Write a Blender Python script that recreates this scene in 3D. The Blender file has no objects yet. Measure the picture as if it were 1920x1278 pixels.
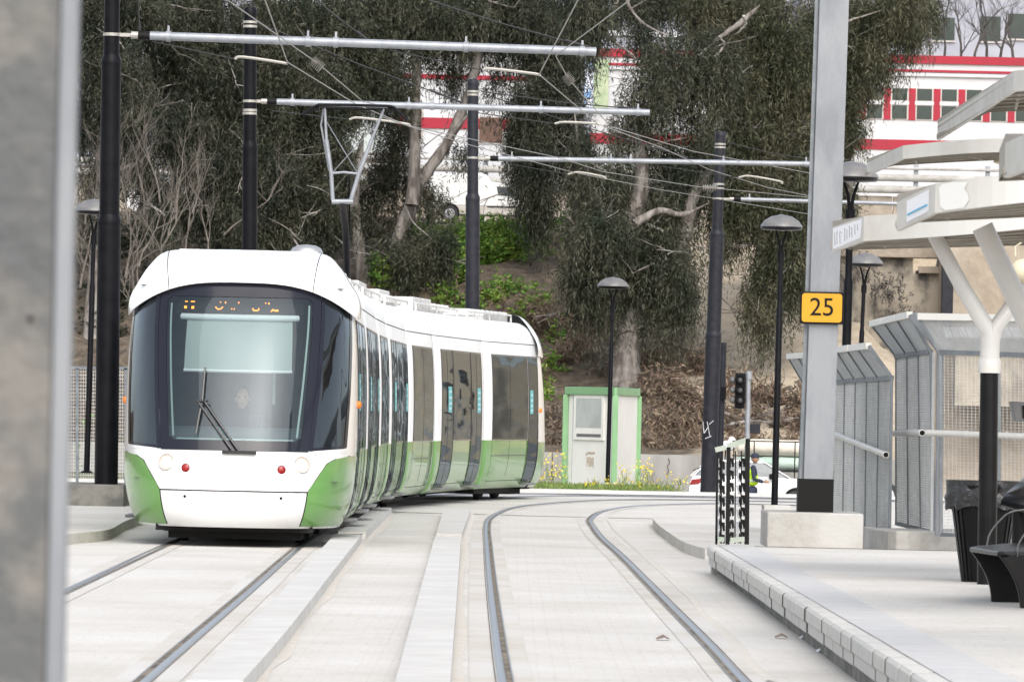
import bpy, math, random
import numpy as np
from mathutils import Vector, Matrix
random.seed(7); RNG = np.random.default_rng(11)
sc = bpy.context.scene
COL = sc.collection
R = math.radians
# ------------------------------------------------------------------ camera model
F = 10667.0; HC = 1.57; PITCH = math.atan(134.0/F); SI = 0.0218; CO = math.sqrt(1-SI*SI)
def ray(px, py):
    dx = px-960.0; du = 639.0-py
    a = (dx*CO - du*SI)/F; b = (dx*SI + du*CO)/F
    return Vector((a, math.cos(PITCH)-b*math.sin(PITCH), math.sin(PITCH)+b*math.cos(PITCH)))
def P(px, py, Y):
    d = ray(px, py); k = Y/d.y
    return Vector((d.x*k, Y, HC+d.z*k))
def G(px, py, z=0.0):
    d = ray(px, py); k = (z-HC)/d.z
    return Vector((d.x*k, d.y*k, z))
# ------------------------------------------------------------------ materials
MATS = {}
def nd(nt, t, **kw):
    n = nt.nodes.new(t)
    for k, v in kw.items(): setattr(n, k, v)
    return n
def mat(name, c1, rough=0.6, metal=0.0, c2=None, scale=3.0, detail=6.0, bump=0.0, bscale=None, c3=None, coord='Object',
        stretch=(1, 1, 1), spec=0.5, island=0.0, coat=0.0, emit=None, estr=0.0, lo=0.4, hi=0.6, trans=0.0, bdist=0.02):
    m = bpy.data.materials.new(name); m.use_nodes = True
    nt = m.node_tree; b = nt.nodes['Principled BSDF']
    b.inputs['Base Color'].default_value = (*c1, 1)
    b.inputs['Roughness'].default_value = rough; b.inputs['Metallic'].default_value = metal
    b.inputs['Specular IOR Level'].default_value = spec
    if coat: b.inputs['Coat Weight'].default_value = coat; b.inputs['Coat Roughness'].default_value = 0.04
    if emit: b.inputs['Emission Color'].default_value = (*emit, 1); b.inputs['Emission Strength'].default_value = estr
    L = nt.links.new
    if c2 or bump:
        tc = nd(nt, 'ShaderNodeTexCoord'); mp = nd(nt, 'ShaderNodeMapping'); mp.inputs['Scale'].default_value = stretch
        if coord == 'World':
            ge = nd(nt, 'ShaderNodeNewGeometry'); L(ge.outputs['Position'], mp.inputs['Vector'])
        else: L(tc.outputs['Object'], mp.inputs['Vector'])
    last = None
    if c2:
        nz = nd(nt, 'ShaderNodeTexNoise'); nz.inputs['Scale'].default_value = scale; nz.inputs['Detail'].default_value = detail
        nz.inputs['Roughness'].default_value = 0.65
        L(mp.outputs[0], nz.inputs['Vector'])
        cr = nd(nt, 'ShaderNodeValToRGB'); cr.color_ramp.elements[0].position = lo; cr.color_ramp.elements[1].position = hi
        cr.color_ramp.elements[0].color = (*c1, 1); cr.color_ramp.elements[1].color = (*c2, 1)
        L(nz.outputs['Fac'], cr.inputs['Fac']); last = cr.outputs['Color']
        if c3:
            n2 = nd(nt, 'ShaderNodeTexNoise'); n2.inputs['Scale'].default_value = scale*0.23; n2.inputs['Detail'].default_value = 4
            L(mp.outputs[0], n2.inputs['Vector'])
            r2 = nd(nt, 'ShaderNodeValToRGB'); r2.color_ramp.elements[0].position = 0.5; r2.color_ramp.elements[1].position = 0.62
            L(n2.outputs['Fac'], r2.inputs['Fac'])
            mx = nd(nt, 'ShaderNodeMix', data_type='RGBA'); L(r2.outputs['Color'], mx.inputs['Factor'])
            L(last, mx.inputs['A']); mx.inputs['B'].default_value = (*c3, 1); last = mx.outputs['Result']
    if island:
        ge = nd(nt, 'ShaderNodeNewGeometry'); hs = nd(nt, 'ShaderNodeHueSaturation')
        mr = nd(nt, 'ShaderNodeMapRange'); mr.inputs['To Min'].default_value = 1-island; mr.inputs['To Max'].default_value = 1+island*1.6
        L(ge.outputs['Random Per Island'], mr.inputs['Value']); L(mr.outputs[0], hs.inputs['Value'])
        mh = nd(nt, 'ShaderNodeMapRange'); mh.inputs['To Min'].default_value = 0.47; mh.inputs['To Max'].default_value = 0.53
        mul = nd(nt, 'ShaderNodeMath', operation='FRACT'); ml = nd(nt, 'ShaderNodeMath', operation='MULTIPLY'); ml.inputs[1].default_value = 7.3
        L(ge.outputs['Random Per Island'], ml.inputs[0]); L(ml.outputs[0], mul.inputs[0]); L(mul.outputs[0], mh.inputs['Value']); L(mh.outputs[0], hs.inputs['Hue'])
        if last: L(last, hs.inputs['Color'])
        else: hs.inputs['Color'].default_value = (*c1, 1)
        last = hs.outputs['Color']
    if last: L(last, b.inputs['Base Color'])
    if bump:
        nb = nd(nt, 'ShaderNodeTexNoise'); nb.inputs['Scale'].default_value = bscale or scale*3; nb.inputs['Detail'].default_value = 5
        L(mp.outputs[0], nb.inputs['Vector'])
        bp = nd(nt, 'ShaderNodeBump'); bp.inputs['Strength'].default_value = bump; bp.inputs['Distance'].default_value = bdist
        L(nb.outputs['Fac'], bp.inputs['Height']); L(bp.outputs[0], b.inputs['Normal'])
    if trans:
        tr = nd(nt, 'ShaderNodeBsdfTranslucent'); ms = nd(nt, 'ShaderNodeMixShader'); ms.inputs[0].default_value = trans
        if last: L(last, tr.inputs['Color'])
        else: tr.inputs['Color'].default_value = (*c1, 1)
        L(b.outputs[0], ms.inputs[1]); L(tr.outputs[0], ms.inputs[2]); L(ms.outputs[0], nt.nodes['Material Output'].inputs[0])
    MATS[name] = m
    return m
def glass_mat(name, tint, fr0=0.25, rough=0.03, bump=0.0, bscale=1.0, stretch=(1, 1, 1), body=(0.02, 0.03, 0.035), seeth=0.7, gtint=(.80, .88, .95)):
    m = bpy.data.materials.new(name); m.use_nodes = True; nt = m.node_tree; nt.nodes.clear(); L = nt.links.new
    out = nd(nt, 'ShaderNodeOutputMaterial')
    tr = nd(nt, 'ShaderNodeBsdfTransparent'); tr.inputs[0].default_value = (*tint, 1)
    df = nd(nt, 'ShaderNodeBsdfDiffuse'); df.inputs[0].default_value = (*body, 1)
    gl = nd(nt, 'ShaderNodeBsdfGlossy'); gl.inputs['Roughness'].default_value = rough; gl.inputs[0].default_value = (*gtint, 1)
    m1 = nd(nt, 'ShaderNodeMixShader'); m1.inputs[0].default_value = seeth; L(df.outputs[0], m1.inputs[1]); L(tr.outputs[0], m1.inputs[2])
    fz = nd(nt, 'ShaderNodeFresnel'); fz.inputs[0].default_value = 1.5
    ad = nd(nt, 'ShaderNodeMath', operation='ADD'); ad.inputs[1].default_value = fr0; ad.use_clamp = True; L(fz.outputs[0], ad.inputs[0])
    m2 = nd(nt, 'ShaderNodeMixShader'); L(ad.outputs[0], m2.inputs[0]); L(m1.outputs[0], m2.inputs[1]); L(gl.outputs[0], m2.inputs[2])
    L(m2.outputs[0], out.inputs[0])
    if bump:
        tc = nd(nt, 'ShaderNodeTexCoord'); mp = nd(nt, 'ShaderNodeMapping'); mp.inputs['Scale'].default_value = stretch; L(tc.outputs['Object'], mp.inputs[0])
        nb = nd(nt, 'ShaderNodeTexNoise'); nb.inputs['Scale'].default_value = bscale; nb.inputs['Detail'].default_value = 0.5; L(mp.outputs[0], nb.inputs['Vector'])
        bp = nd(nt, 'ShaderNodeBump'); bp.inputs['Strength'].default_value = bump; bp.inputs['Distance'].default_value = 0.05
        L(nb.outputs['Fac'], bp.inputs['Height']); L(bp.outputs[0], gl.inputs['Normal'])
    MATS[name] = m; return m
# ------------------------------------------------------------------ mesh builder
def catmull(pts, n=6):
    pts = [Vector(p) for p in pts]
    if len(pts) < 3: return pts
    out = []
    q = [2*pts[0]-pts[1]]+pts+[2*pts[-1]-pts[-2]]
    for i in range(1, len(q)-2):
        for k in range(n):
            t = k/n
            out.append(0.5*((2*q[i])+(q[i+1]-q[i-1])*t+(2*q[i-1]-5*q[i]+4*q[i+1]-q[i+2])*t*t+(3*q[i]-q[i-1]-3*q[i+1]+q[i+2])*t**3))
    out.append(pts[-1]); return out
def lerpl(tab, x):
    if x <= tab[0][0]: return tab[0][1]
    for (a, b), (c, d) in zip(tab, tab[1:]):
        if x <= c: return b+(d-b)*(x-a)/(c-a)
    return tab[-1][1]
def wloc(o):
    v = Vector((0, 0, 0))
    while o: v = v+o.location; o = o.parent
    return v
class MB:
    def __init__(s): s.v = []; s.f = []; s.m = []
    def add(s, vs, fs, mi=0):
        k = len(s.v); s.v += [tuple(v) for v in vs]
        for f in fs: s.f.append(tuple(i+k for i in f)); s.m.append(mi)
        return s
    def hexa(s, c8, mi=0):
        return s.add(c8, [(0, 3, 2, 1), (4, 5, 6, 7), (0, 1, 5, 4), (1, 2, 6, 5), (2, 3, 7, 6), (3, 0, 4, 7)], mi)
    def box(s, a, b, mi=0):
        x0, y0, z0 = a; x1, y1, z1 = b
        return s.hexa([(x0, y0, z0), (x1, y0, z0), (x1, y1, z0), (x0, y1, z0), (x0, y0, z1), (x1, y0, z1), (x1, y1, z1), (x0, y1, z1)], mi)
    def obox(s, c, ax, ay, az, mi=0):
        c = Vector(c); ax, ay, az = Vector(ax), Vector(ay), Vector(az)
        return s.hexa([c-ax-ay-az, c+ax-ay-az, c+ax+ay-az, c-ax+ay-az, c-ax-ay+az, c+ax-ay+az, c+ax+ay+az, c-ax+ay+az], mi)
    def bar(s, p, q, w, h=None, up=(0, 0, 1), mi=0):
        p, q = Vector(p), Vector(q); h = h or w; d = (q-p)
        if d.length < 1e-6: return s
        up = Vector(up); dn = d.normalized()
        if abs(dn.dot(up)) > .98: up = Vector((0, 1, 0))
        x = dn.cross(up).normalized(); z = x.cross(dn).normalized()
        return s.obox((p+q)/2, x*w/2, d/2, z*h/2, mi)
    def tube(s, pts, r, n=8, mi=0, cap=True):
        pts = [Vector(p) for p in pts]; N = len(pts)
        rr = r if isinstance(r, (list, tuple)) else [r]*N
        vs = []; ref = None
        for i, p in enumerate(pts):
            t = (pts[min(i+1, N-1)]-pts[max(i-1, 0)]).normalized()
            if ref is None:
                ref = Vector((0, 0, 1)) if abs(t.z) < .9 else Vector((1, 0, 0))
                x = t.cross(ref).normalized()
            else: x = (x-t*x.dot(t)).normalized()
            y = t.cross(x)
            for k in range(n):
                a = 2*math.pi*k/n; vs.append(p+(x*math.cos(a)+y*math.sin(a))*rr[i])
        fs = [(i*n+k, i*n+(k+1) % n, (i+1)*n+(k+1) % n, (i+1)*n+k) for i in range(N-1) for k in range(n)]
        if cap: fs += [tuple(range(n))[::-1], tuple((N-1)*n+k for k in range(n))]
        return s.add(vs, fs, mi)
    def lathe(s, c, prof, n=20, mi=0, axis=(0, 0, 1)):
        ax = Vector(axis).normalized(); c = Vector(c)
        x = ax.orthogonal().normalized(); y = ax.cross(x)
        vs = []
        for r, z in prof:
            for k in range(n):
                a = 2*math.pi*k/n; vs.append(c+ax*z+(x*math.cos(a)+y*math.sin(a))*max(r, 1e-4))
        m = len(prof)
        fs = [(i*n+k, i*n+(k+1) % n, (i+1)*n+(k+1) % n, (i+1)*n+k) for i in range(m-1) for k in range(n)]
        fs += [tuple(range(n))[::-1], tuple((m-1)*n+k for k in range(n))]
        return s.add(vs, fs, mi)
    def grid(s, rows, mi=0, mf=None):
        m = len(rows[0]); vs = [p for r in rows for p in r]; k = len(s.v); s.v += [tuple(v) for v in vs]
        for i in range(len(rows)-1):
            for j in range(m-1):
                s.f.append((k+i*m+j, k+i*m+j+1, k+(i+1)*m+j+1, k+(i+1)*m+j)); s.m.append(mf(i, j) if mf else mi)
        return s
    def prism(s, poly, ext, mi=0):
        poly = [Vector(p) for p in poly]; e = Vector(ext); n = len(poly)
        return s.add(poly+[p+e for p in poly], [tuple(range(n)), tuple(range(2*n-1, n-1, -1))]+[(i, i+n, (i+1) % n+n, (i+1) % n) for i in range(n)], mi)
    def ico(s, c, r, mi=0, sq=(1, 1, 1), nz=8, n=12):
        prof = [(r*math.sin(math.pi*i/nz), -r*math.cos(math.pi*i/nz)) for i in range(nz+1)]
        k = len(s.v); s.lathe((0, 0, 0), prof, n, mi)
        for i in range(k, len(s.v)):
            v = s.v[i]; s.v[i] = (c[0]+v[0]*sq[0], c[1]+v[1]*sq[1], c[2]+v[2]*sq[2])
        return s
    def build(s, name, mats, parent=None, smooth=0, bevel=0, fixn=True):
        if not s.v: s.v = [(0, 0, 0)]
        A = np.array(s.v, dtype=np.float64)
        lo, hi = A.min(0), A.max(0); org = Vector(((lo[0]+hi[0])/2, (lo[1]+hi[1])/2, lo[2]))
        me = bpy.data.meshes.new(name)
        me.from_pydata([tuple(v) for v in (A-np.array(org))], [], s.f)
        for m in (mats if isinstance(mats, (list, tuple)) else [mats]): me.materials.append(MATS[m] if isinstance(m, str) else m)
        if len(me.materials) > 1: me.polygons.foreach_set('material_index', s.m)
        if fixn:
            import bmesh
            bm = bmesh.new(); bm.from_mesh(me); bmesh.ops.recalc_face_normals(bm, faces=bm.faces); bm.to_mesh(me); bm.free()
        if smooth:
            me.polygons.foreach_set('use_smooth', [True]*len(me.polygons)); me.set_sharp_from_angle(angle=R(smooth))
        o = bpy.data.objects.new(name, me); COL.objects.link(o)
        o.location = org-wloc(parent); o.parent = parent
        if bevel:
            b = o.modifiers.new('b', 'BEVEL'); b.width = bevel; b.segments = 2; b.limit_method = 'ANGLE'
        return o
def tag(o, label=None, cat=None, group=None, kind=None):
    if label: o['label'] = label
    if cat: o['category'] = cat
    if group: o['group'] = group
    if kind: o['kind'] = kind
    return o
def thing(name, loc, label, cat, group=None):
    o = bpy.data.objects.new(name, None); COL.objects.link(o); o.location = loc; o.empty_display_size = .2
    return tag(o, label, cat, group)
def struct(o): o['kind'] = 'structure'; return o
def copy_tree(o, parent=None):
    c = o.copy(); COL.objects.link(c); c.parent = parent
    for ch in list(o.children): copy_tree(ch, c)
    return c
def text_mesh(txt, size, name, matn, origin, right, up, parent, depth=0.004):
    cu = bpy.data.curves.new(name, 'FONT'); cu.body = txt; cu.size = size; cu.extrude = depth; cu.align_x = 'CENTER'; cu.align_y = 'CENTER'
    t = bpy.data.objects.new(name, cu); COL.objects.link(t); bpy.context.view_layer.update()
    me = bpy.data.meshes.new_from_object(t.evaluated_get(bpy.context.evaluated_depsgraph_get()))
    bpy.data.objects.remove(t)
    r, u = Vector(right).normalized(), Vector(up).normalized(); n = r.cross(u)
    M = Matrix((r, u, n)).transposed()
    me.transform(M.to_4x4()); me.materials.clear(); me.materials.append(MATS[matn])
    o = bpy.data.objects.new(name, me); COL.objects.link(o); o.location = Vector(origin)-wloc(parent); o.parent = parent
    return o
# ------------------------------------------------------------------ leaves
def leaf_mesh(name, pts, dirs, length, width, matn, parent=None, wob=0.3):
    """pts Nx3 leaf bases, dirs Nx3; narrow diamond leaves"""
    n = len(pts); d = dirs/np.linalg.norm(dirs, axis=1, keepdims=True)
    rnd = RNG.normal(size=(n, 3)); side = np.cross(d, rnd); side /= np.linalg.norm(side, axis=1, keepdims=True)
    ln = length*(0.6+0.8*RNG.random((n, 1))); wd = width*(0.7+0.6*RNG.random((n, 1)))
    nrm = np.cross(d, side)
    a = pts; b = pts+d*ln*0.4+side*wd/2+nrm*wd*wob; c = pts+d*ln; e = pts+d*ln*0.4-side*wd/2+nrm*wd*wob
    V = np.stack([a, b, c, e], 1).reshape(-1, 3)
    lo, hi = V.min(0), V.max(0); org = np.array([(lo[0]+hi[0])/2, (lo[1]+hi[1])/2, lo[2]]); V = V-org
    me = bpy.data.meshes.new(name)
    me.vertices.add(4*n); me.vertices.foreach_set('co', V.astype(np.float32).ravel())
    me.loops.add(4*n); me.loops.foreach_set('vertex_index', np.arange(4*n, dtype=np.int32))
    me.polygons.add(n); me.polygons.foreach_set('loop_start', np.arange(0, 4*n, 4, dtype=np.int32)); me.polygons.foreach_set('loop_total', np.full(n, 4, dtype=np.int32))
    me.update(); me.materials.append(MATS[matn])
    o = bpy.data.objects.new(name, me); COL.objects.link(o)
    o.location = Vector(org)-wloc(parent); o.parent = parent
    return o
def clump_leaves(clumps, per_m2=900, droop=1.0, strand=(0.35, 1.1), lps=11):
    """clumps: (px,py,rx,ry,Y,depth) -> weeping strands of leaves"""
    Pt, Dr = [], []
    for cl in clumps:
        px, py, rx, ry, Y, dep = cl[:6]; dens = cl[6] if len(cl) > 6 else 1.0
        c = np.array(P(px, py, Y)); s = F/Y; a, b = rx/s, ry/s
        ns = max(4, int(math.pi*a*b*per_m2*dens/lps))
        # sub-tufts give uneven outline and light and dark clumps
        def inside(k, pw=0.45):
            u = RNG.normal(size=(k, 3)); u /= np.linalg.norm(u, axis=1, keepdims=True); return c+u*RNG.random((k, 1))**pw*np.array([a, dep, b])
        nb = max(3, int(ns/55)); tc = inside(nb); idx = RNG.integers(0, nb, ns)
        st = tc[idx]+RNG.normal(size=(ns, 3))*np.array([.22, .22, .26])
        fill = RNG.random(ns) < .38; st[fill] = inside(ns, .6)[fill]
        st[:, 2] += max(0, droop)*(strand[0]+strand[1])*.26
        # bunches hang mostly towards the light on their outer side
        ln = strand[0]+(strand[1]-strand[0])*RNG.random(ns)
        az = RNG.random(ns)*2*math.pi; out = np.stack([np.cos(az), np.sin(az), 0*az], 1)
        for k in range(lps):
            t = (k+RNG.random(ns)*.8)/lps
            p = st+out*(0.28*(t**.6)*ln)[:, None]; p[:, 2] -= droop*ln*(t**1.5)
            d = out*(0.45*(1-t))[:, None]+RNG.normal(size=(ns, 3))*0.42; d[:, 2] -= 0.25+0.75*t*droop
            Pt.append(p); Dr.append(d)
    return np.concatenate(Pt), np.concatenate(Dr)
def twig_mb(mb, p, d, ln, r, depth, spread=0.7, up=0.2, n=3):
    """recursive bare twigs"""
    p = Vector(p); d = Vector(d).normalized(); pts = [p]; dd = d.copy()
    for i in range(4):
        dd = (dd+Vector((random.gauss(0, .16), random.gauss(0, .16), random.gauss(up*.3, .12)))).normalized(); pts.append(pts[-1]+dd*ln/4)
    mb.tube(pts, [r, r*.85, r*.7, r*.55, r*.4], 4 if r < .02 else 6, cap=False)
    if depth > 0:
        for k in range(n):
            i = random.choice([1, 2, 3, 4, 4])
            nd_ = (dd+Vector((random.gauss(0, spread), random.gauss(0, spread), random.gauss(up, spread*.6)))).normalized()
            twig_mb(mb, pts[i], nd_, ln*random.uniform(.5, .8), r*.5, depth-1, spread, up, n)
# ------------------------------------------------------------------ materials used
W = (0.80, 0.80, 0.80)
mat('white_paint', (0.82, 0.82, 0.82), 0.18, coat=0.6, c2=(0.74, 0.74, 0.73), scale=1.3, lo=.35, hi=.75)
mat('white_side', (0.82, 0.82, 0.82), 0.35, c2=(0.72, 0.715, 0.70), scale=1.6, lo=.4, hi=.8, spec=.3)
mat('green_paint', (0.135, 0.31, 0.08), 0.2, coat=0.5, c2=(0.12, 0.28, 0.07), scale=1.5)
mat('roof_grey', (0.62, 0.62, 0.61), 0.45, c2=(0.5, 0.5, 0.49), scale=4)
mat('black_trim', (0.012, 0.012, 0.014), 0.25)
mat('black_rubber', (0.015, 0.015, 0.016), 0.6, c2=(0.03, 0.03, 0.03), scale=8)
mat('under', (0.012, 0.012, 0.012), 0.9)
mat('frame_navy', (0.010, 0.011, 0.018), 0.12, spec=.35)
mat('black_pole', (0.003, 0.003, 0.0045), 0.42, c2=(0.006, 0.006, 0.008), scale=5, bump=.1, spec=.12)
mat('pole_navy', (0.014, 0.015, 0.021), 0.45, c2=(0.022, 0.023, 0.029), scale=7, bump=.1, spec=.2)
mat('galv', (0.235, 0.245, 0.26), 0.5, 0.25, c2=(0.17, 0.18, 0.195), scale=2.5, c3=(0.28, 0.285, 0.30), bump=.15, stretch=(1, 1, .35))
mat('galv_near', (0.085, 0.088, 0.089), 0.6, 0.1, c2=(0.16, 0.15, 0.135), scale=2.2, c3=(0.04, 0.043, 0.052), bump=.3, bscale=30, detail=9, lo=.5, hi=.58)
mat('tube_grey', (0.30, 0.315, 0.34), 0.45, 0.3, c2=(0.24, 0.255, 0.28), scale=6)
mat('wire_light', (0.30, 0.285, 0.26), 0.45, 0.3)
mat('wire_dark', (0.02, 0.02, 0.022), 0.6)
mat('clamp', (0.34, 0.325, 0.295), 0.4, 0.3)
mat('steel_rail', (0.26, 0.265, 0.28), 0.32, 0.9, c2=(0.24, 0.25, 0.28), scale=6)
mat('groove', (0.07, 0.06, 0.045), 0.9, c2=(0.22, 0.18, 0.13), scale=4)
mat('rail_lip', (0.24, 0.25, 0.26), 0.4, 0.6, c2=(0.14, 0.13, 0.12), scale=7)
mat('concrete', (0.38, 0.37, 0.345), 0.85, c2=(0.31, 0.295, 0.27), scale=4.0, c3=(0.42, 0.41, 0.39), bump=.35, bscale=25)
mat('concrete_white', (0.54, 0.53, 0.505), 0.85, c2=(0.48, 0.465, 0.44), scale=2.5, c3=(0.48, 0.475, 0.46), bump=.25, bscale=25)
mat('concrete_dark', (0.10, 0.10, 0.095), 0.9, c2=(0.2, 0.19, 0.17), scale=3.0, bump=.4, bscale=20)
mat('joint', (0.07, 0.062, 0.052), 0.9, c2=(0.16, 0.14, 0.12), scale=4)
mat('sand', (0.50, 0.46, 0.40), 0.95, c2=(0.52, 0.50, 0.465), scale=3)
mat('wall_grey', (0.28, 0.27, 0.25), 0.9, c2=(0.22, 0.21, 0.195), scale=1.2, c3=(0.42, 0.41, 0.385), bump=.3, stretch=(1, 1, .35))
mat('wall_beige', (0.36, 0.31, 0.25), 0.95, c2=(0.28, 0.235, 0.185), scale=1.3, c3=(0.41, 0.36, 0.30), bump=.6, bscale=5, bdist=.06)
mat('ruin', (0.36, 0.32, 0.26), 0.95, c2=(0.08, 0.075, 0.07), scale=.9, c3=(0.40, 0.34, 0.27), bump=.8, bscale=4, bdist=.1, stretch=(1, 1, .6), lo=.46, hi=.62, detail=9)
mat('asphalt', (0.2, 0.2, 0.2), 0.9, c2=(0.27, 0.26, 0.25), scale=.8)
mat('verge', (0.06, 0.09, 0.03), 0.95, c2=(0.2, 0.17, 0.1), scale=2)
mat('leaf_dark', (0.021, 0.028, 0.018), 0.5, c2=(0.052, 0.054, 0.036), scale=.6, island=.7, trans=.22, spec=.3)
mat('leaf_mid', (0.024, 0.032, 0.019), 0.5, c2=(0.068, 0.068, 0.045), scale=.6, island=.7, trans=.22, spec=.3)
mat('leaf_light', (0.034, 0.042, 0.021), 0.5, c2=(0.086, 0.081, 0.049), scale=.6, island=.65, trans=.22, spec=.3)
mat('leaf_bush', (0.085, 0.19, 0.025), 0.6, c2=(0.19, 0.27, 0.05), scale=.8, island=.5, trans=.25)
mat('leaf_dry', (0.20, 0.15, 0.105), 0.8, c2=(0.085, 0.06, 0.042), scale=1.2, island=.5, trans=.1)
mat('grass', (0.12, 0.22, 0.04), 0.7, c2=(0.2, 0.22, 0.07), scale=2, island=.4, trans=.2)
mat('flower', (0.85, 0.68, 0.02), 0.6, island=.15)
mat('bark', (0.22, 0.20, 0.18), 0.9, c2=(0.075, 0.062, 0.055), scale=2.2, c3=(0.33, 0.31, 0.29), bump=.9, bscale=5, stretch=(2, 2, .45), bdist=.05)
mat('twig', (0.10, 0.085, 0.07), 0.9, c2=(0.17, 0.15, 0.13), scale=3)
mat('twig_dark', (0.07, 0.062, 0.058), 0.9)
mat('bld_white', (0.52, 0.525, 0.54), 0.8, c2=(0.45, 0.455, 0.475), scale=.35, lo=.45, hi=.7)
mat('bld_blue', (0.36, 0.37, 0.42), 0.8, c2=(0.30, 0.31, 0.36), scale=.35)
mat('bld_red', (0.32, 0.010, 0.028), 0.7, c2=(0.26, 0.014, 0.03), scale=1)
mat('win_dark', (0.012, 0.02, 0.018), 0.3, c2=(0.025, 0.045, 0.037), scale=.5)
mat('win_frame', (0.45, 0.42, 0.4), 0.7)
mat('shutter', (0.13, 0.075, 0.05), 0.8, c2=(0.09, 0.05, 0.04), scale=3)
mat('mural_blue', (0.22, 0.42, 0.75), 0.8, c2=(0.7, 0.75, 0.85), scale=1.0, lo=.45, hi=.55)
mat('mural_green', (0.25, 0.33, 0.2), 0.8, c2=(0.4, 0.45, 0.3), scale=2)
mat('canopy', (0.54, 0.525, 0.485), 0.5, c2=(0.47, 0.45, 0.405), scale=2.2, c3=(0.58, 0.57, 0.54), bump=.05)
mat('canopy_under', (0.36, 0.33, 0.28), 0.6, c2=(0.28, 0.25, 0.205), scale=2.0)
mat('rust', (0.14, 0.07, 0.04), 0.9, c2=(0.3, 0.25, 0.2), scale=9)
mat('mast_white', (0.56, 0.55, 0.53), 0.35, c2=(0.6, 0.58, 0.55), scale=3)
mat('mesh_galv', (0.48, 0.49, 0.49), 0.5, 0.3, c2=(0.40, 0.41, 0.41), scale=4)
mat('fence_frame', (0.19, 0.21, 0.225), 0.5, 0.3, c2=(0.13, 0.145, 0.16), scale=4)
mat('fence_cap', (0.68, 0.67, 0.63), 0.6)
mat('rail_tube', (0.55, 0.54, 0.51), 0.4, 0.2)
mat('sign_yellow', (0.52, 0.265, 0.0), 0.6, c2=(0.49, 0.25, 0.001), scale=4)
mat('black_flat', (0.004, 0.004, 0.004), 0.6, spec=.2)
mat('black_gloss', (0.003, 0.003, 0.0035), 0.32, c2=(0.007, 0.007, 0.008), scale=3, spec=.2)
mat('plastic_bag', (0.010, 0.010, 0.012), 0.18, bump=.9, bscale=9, bdist=.04, c2=(0.025, 0.025, 0.028), scale=6)
mat('lamp_grey', (0.12, 0.12, 0.125), 0.4, c2=(0.16, 0.155, 0.15), scale=5)
mat('shed_green', (0.21, 0.40, 0.20), 0.5, c2=(0.19, 0.36, 0.18), scale=2)
mat('shed_white', (0.82, 0.81, 0.77), 0.5, c2=(0.77, 0.755, 0.71), scale=1.4)
mat('shed_glass', (0.50, 0.52, 0.505), 0.3, c2=(0.40, 0.42, 0.41), scale=1.2)
mat('stain', (0.42, 0.34, 0.26), 0.8)
mat('car_white', (0.75, 0.75, 0.75), 0.2, coat=.5)
mat('van_white', (0.74, 0.74, 0.72), 0.35, c2=(0.70, 0.69, 0.66), scale=1)
mat('van_dirt', (0.42, 0.38, 0.33), 0.7, c2=(0.5, 0.47, 0.43), scale=2)
mat('car_glass', (0.04, 0.05, 0.06), 0.06, c2=(0.1, 0.12, 0.13), scale=1.2)
mat('red_lens', (0.28, 0.006, 0.006), 0.25, c2=(0.16, 0.003, 0.003), scale=20)
mat('orange_lens', (0.8, 0.2, 0.01), 0.2)
mat('hub', (0.4, 0.4, 0.41), 0.4, .6)
mat('light_ring', (0.42, 0.37, 0.34), 0.3)
mat('lens_on', (0.5, 0.42, 0.33), 0.2, emit=(1, .74, .42), estr=.62)
mat('led', (0.4, 0.1, 0.01), 0.5, emit=(1, .28, .02), estr=2.2)
mat('skin', (0.62, 0.40, 0.30), 0.6)
mat('skin_dark', (0.33, 0.19, 0.13), 0.6)
mat('hair', (0.01, 0.008, 0.007), 0.7)
mat('navy', (0.02, 0.025, 0.05), 0.8)
mat('hivis', (0.55, 0.85, 0.02), 0.6)
mat('reflect', (0.6, 0.62, 0.62), 0.5)
mat('blind', (0.36, 0.395, 0.385), 0.8)
mat('dash', (0.10, 0.12, 0.13), 0.7)
mat('cab_dark', (0.035, 0.045, 0.055), 0.8)
mat('cab_rib', (0.5, 0.58, 0.55), 0.6)
mat('teal', (0.12, 0.42, 0.44), 0.5)
mat('teal_light', (0.5, 0.68, 0.68), 0.5)
mat('cloth_beige', (0.55, 0.50, 0.42), 0.85, c2=(0.62, 0.57, 0.49), scale=2, bump=.5, bscale=3, bdist=.1)
mat('cloth_mint', (0.36, 0.48, 0.42), 0.85, c2=(0.45, 0.55, 0.48), scale=2, bump=.5, bscale=3, bdist=.1)
mat('paper', (0.78, 0.78, 0.8), 0.7)
mat('peel', (0.66, 0.66, 0.63), 0.6)
mat('ink_blue', (0.1, 0.4, 0.6), 0.6)
mat('ink', (0.1, 0.1, 0.11), 0.6)
mat('cream', (0.55, 0.49, 0.36), 0.5)
mat('rock', (0.45, 0.40, 0.34), 0.9, island=.3)
mat('steel_side', (0.70, 0.72, 0.71), 0.14, 0.3, bump=.18, bscale=1.6, bdist=.05, stretch=(1, 1, .6), c2=(0.6, 0.63, 0.62), scale=1.2)
glass_mat('windshield', (0.64, 0.72, 0.72), 0.0, 0.03, bump=0, bscale=.8, stretch=(3, 1, .5), seeth=.94, body=(.16, .22, .26))
glass_mat('cab_side_glass', (0.30, 0.36, 0.37), 0.05, 0.03, bump=.45, bscale=1.5, stretch=(3, 3, .35), seeth=.75, body=(.012, .012, .016))
glass_mat('side_glass', (0.2, 0.25, 0.27), 0.02, 0.04, bump=.6, bscale=1.1, stretch=(.5, .5, 2.6), body=(.010, .014, .017), seeth=.0, gtint=(.52, .58, .62))

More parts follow.
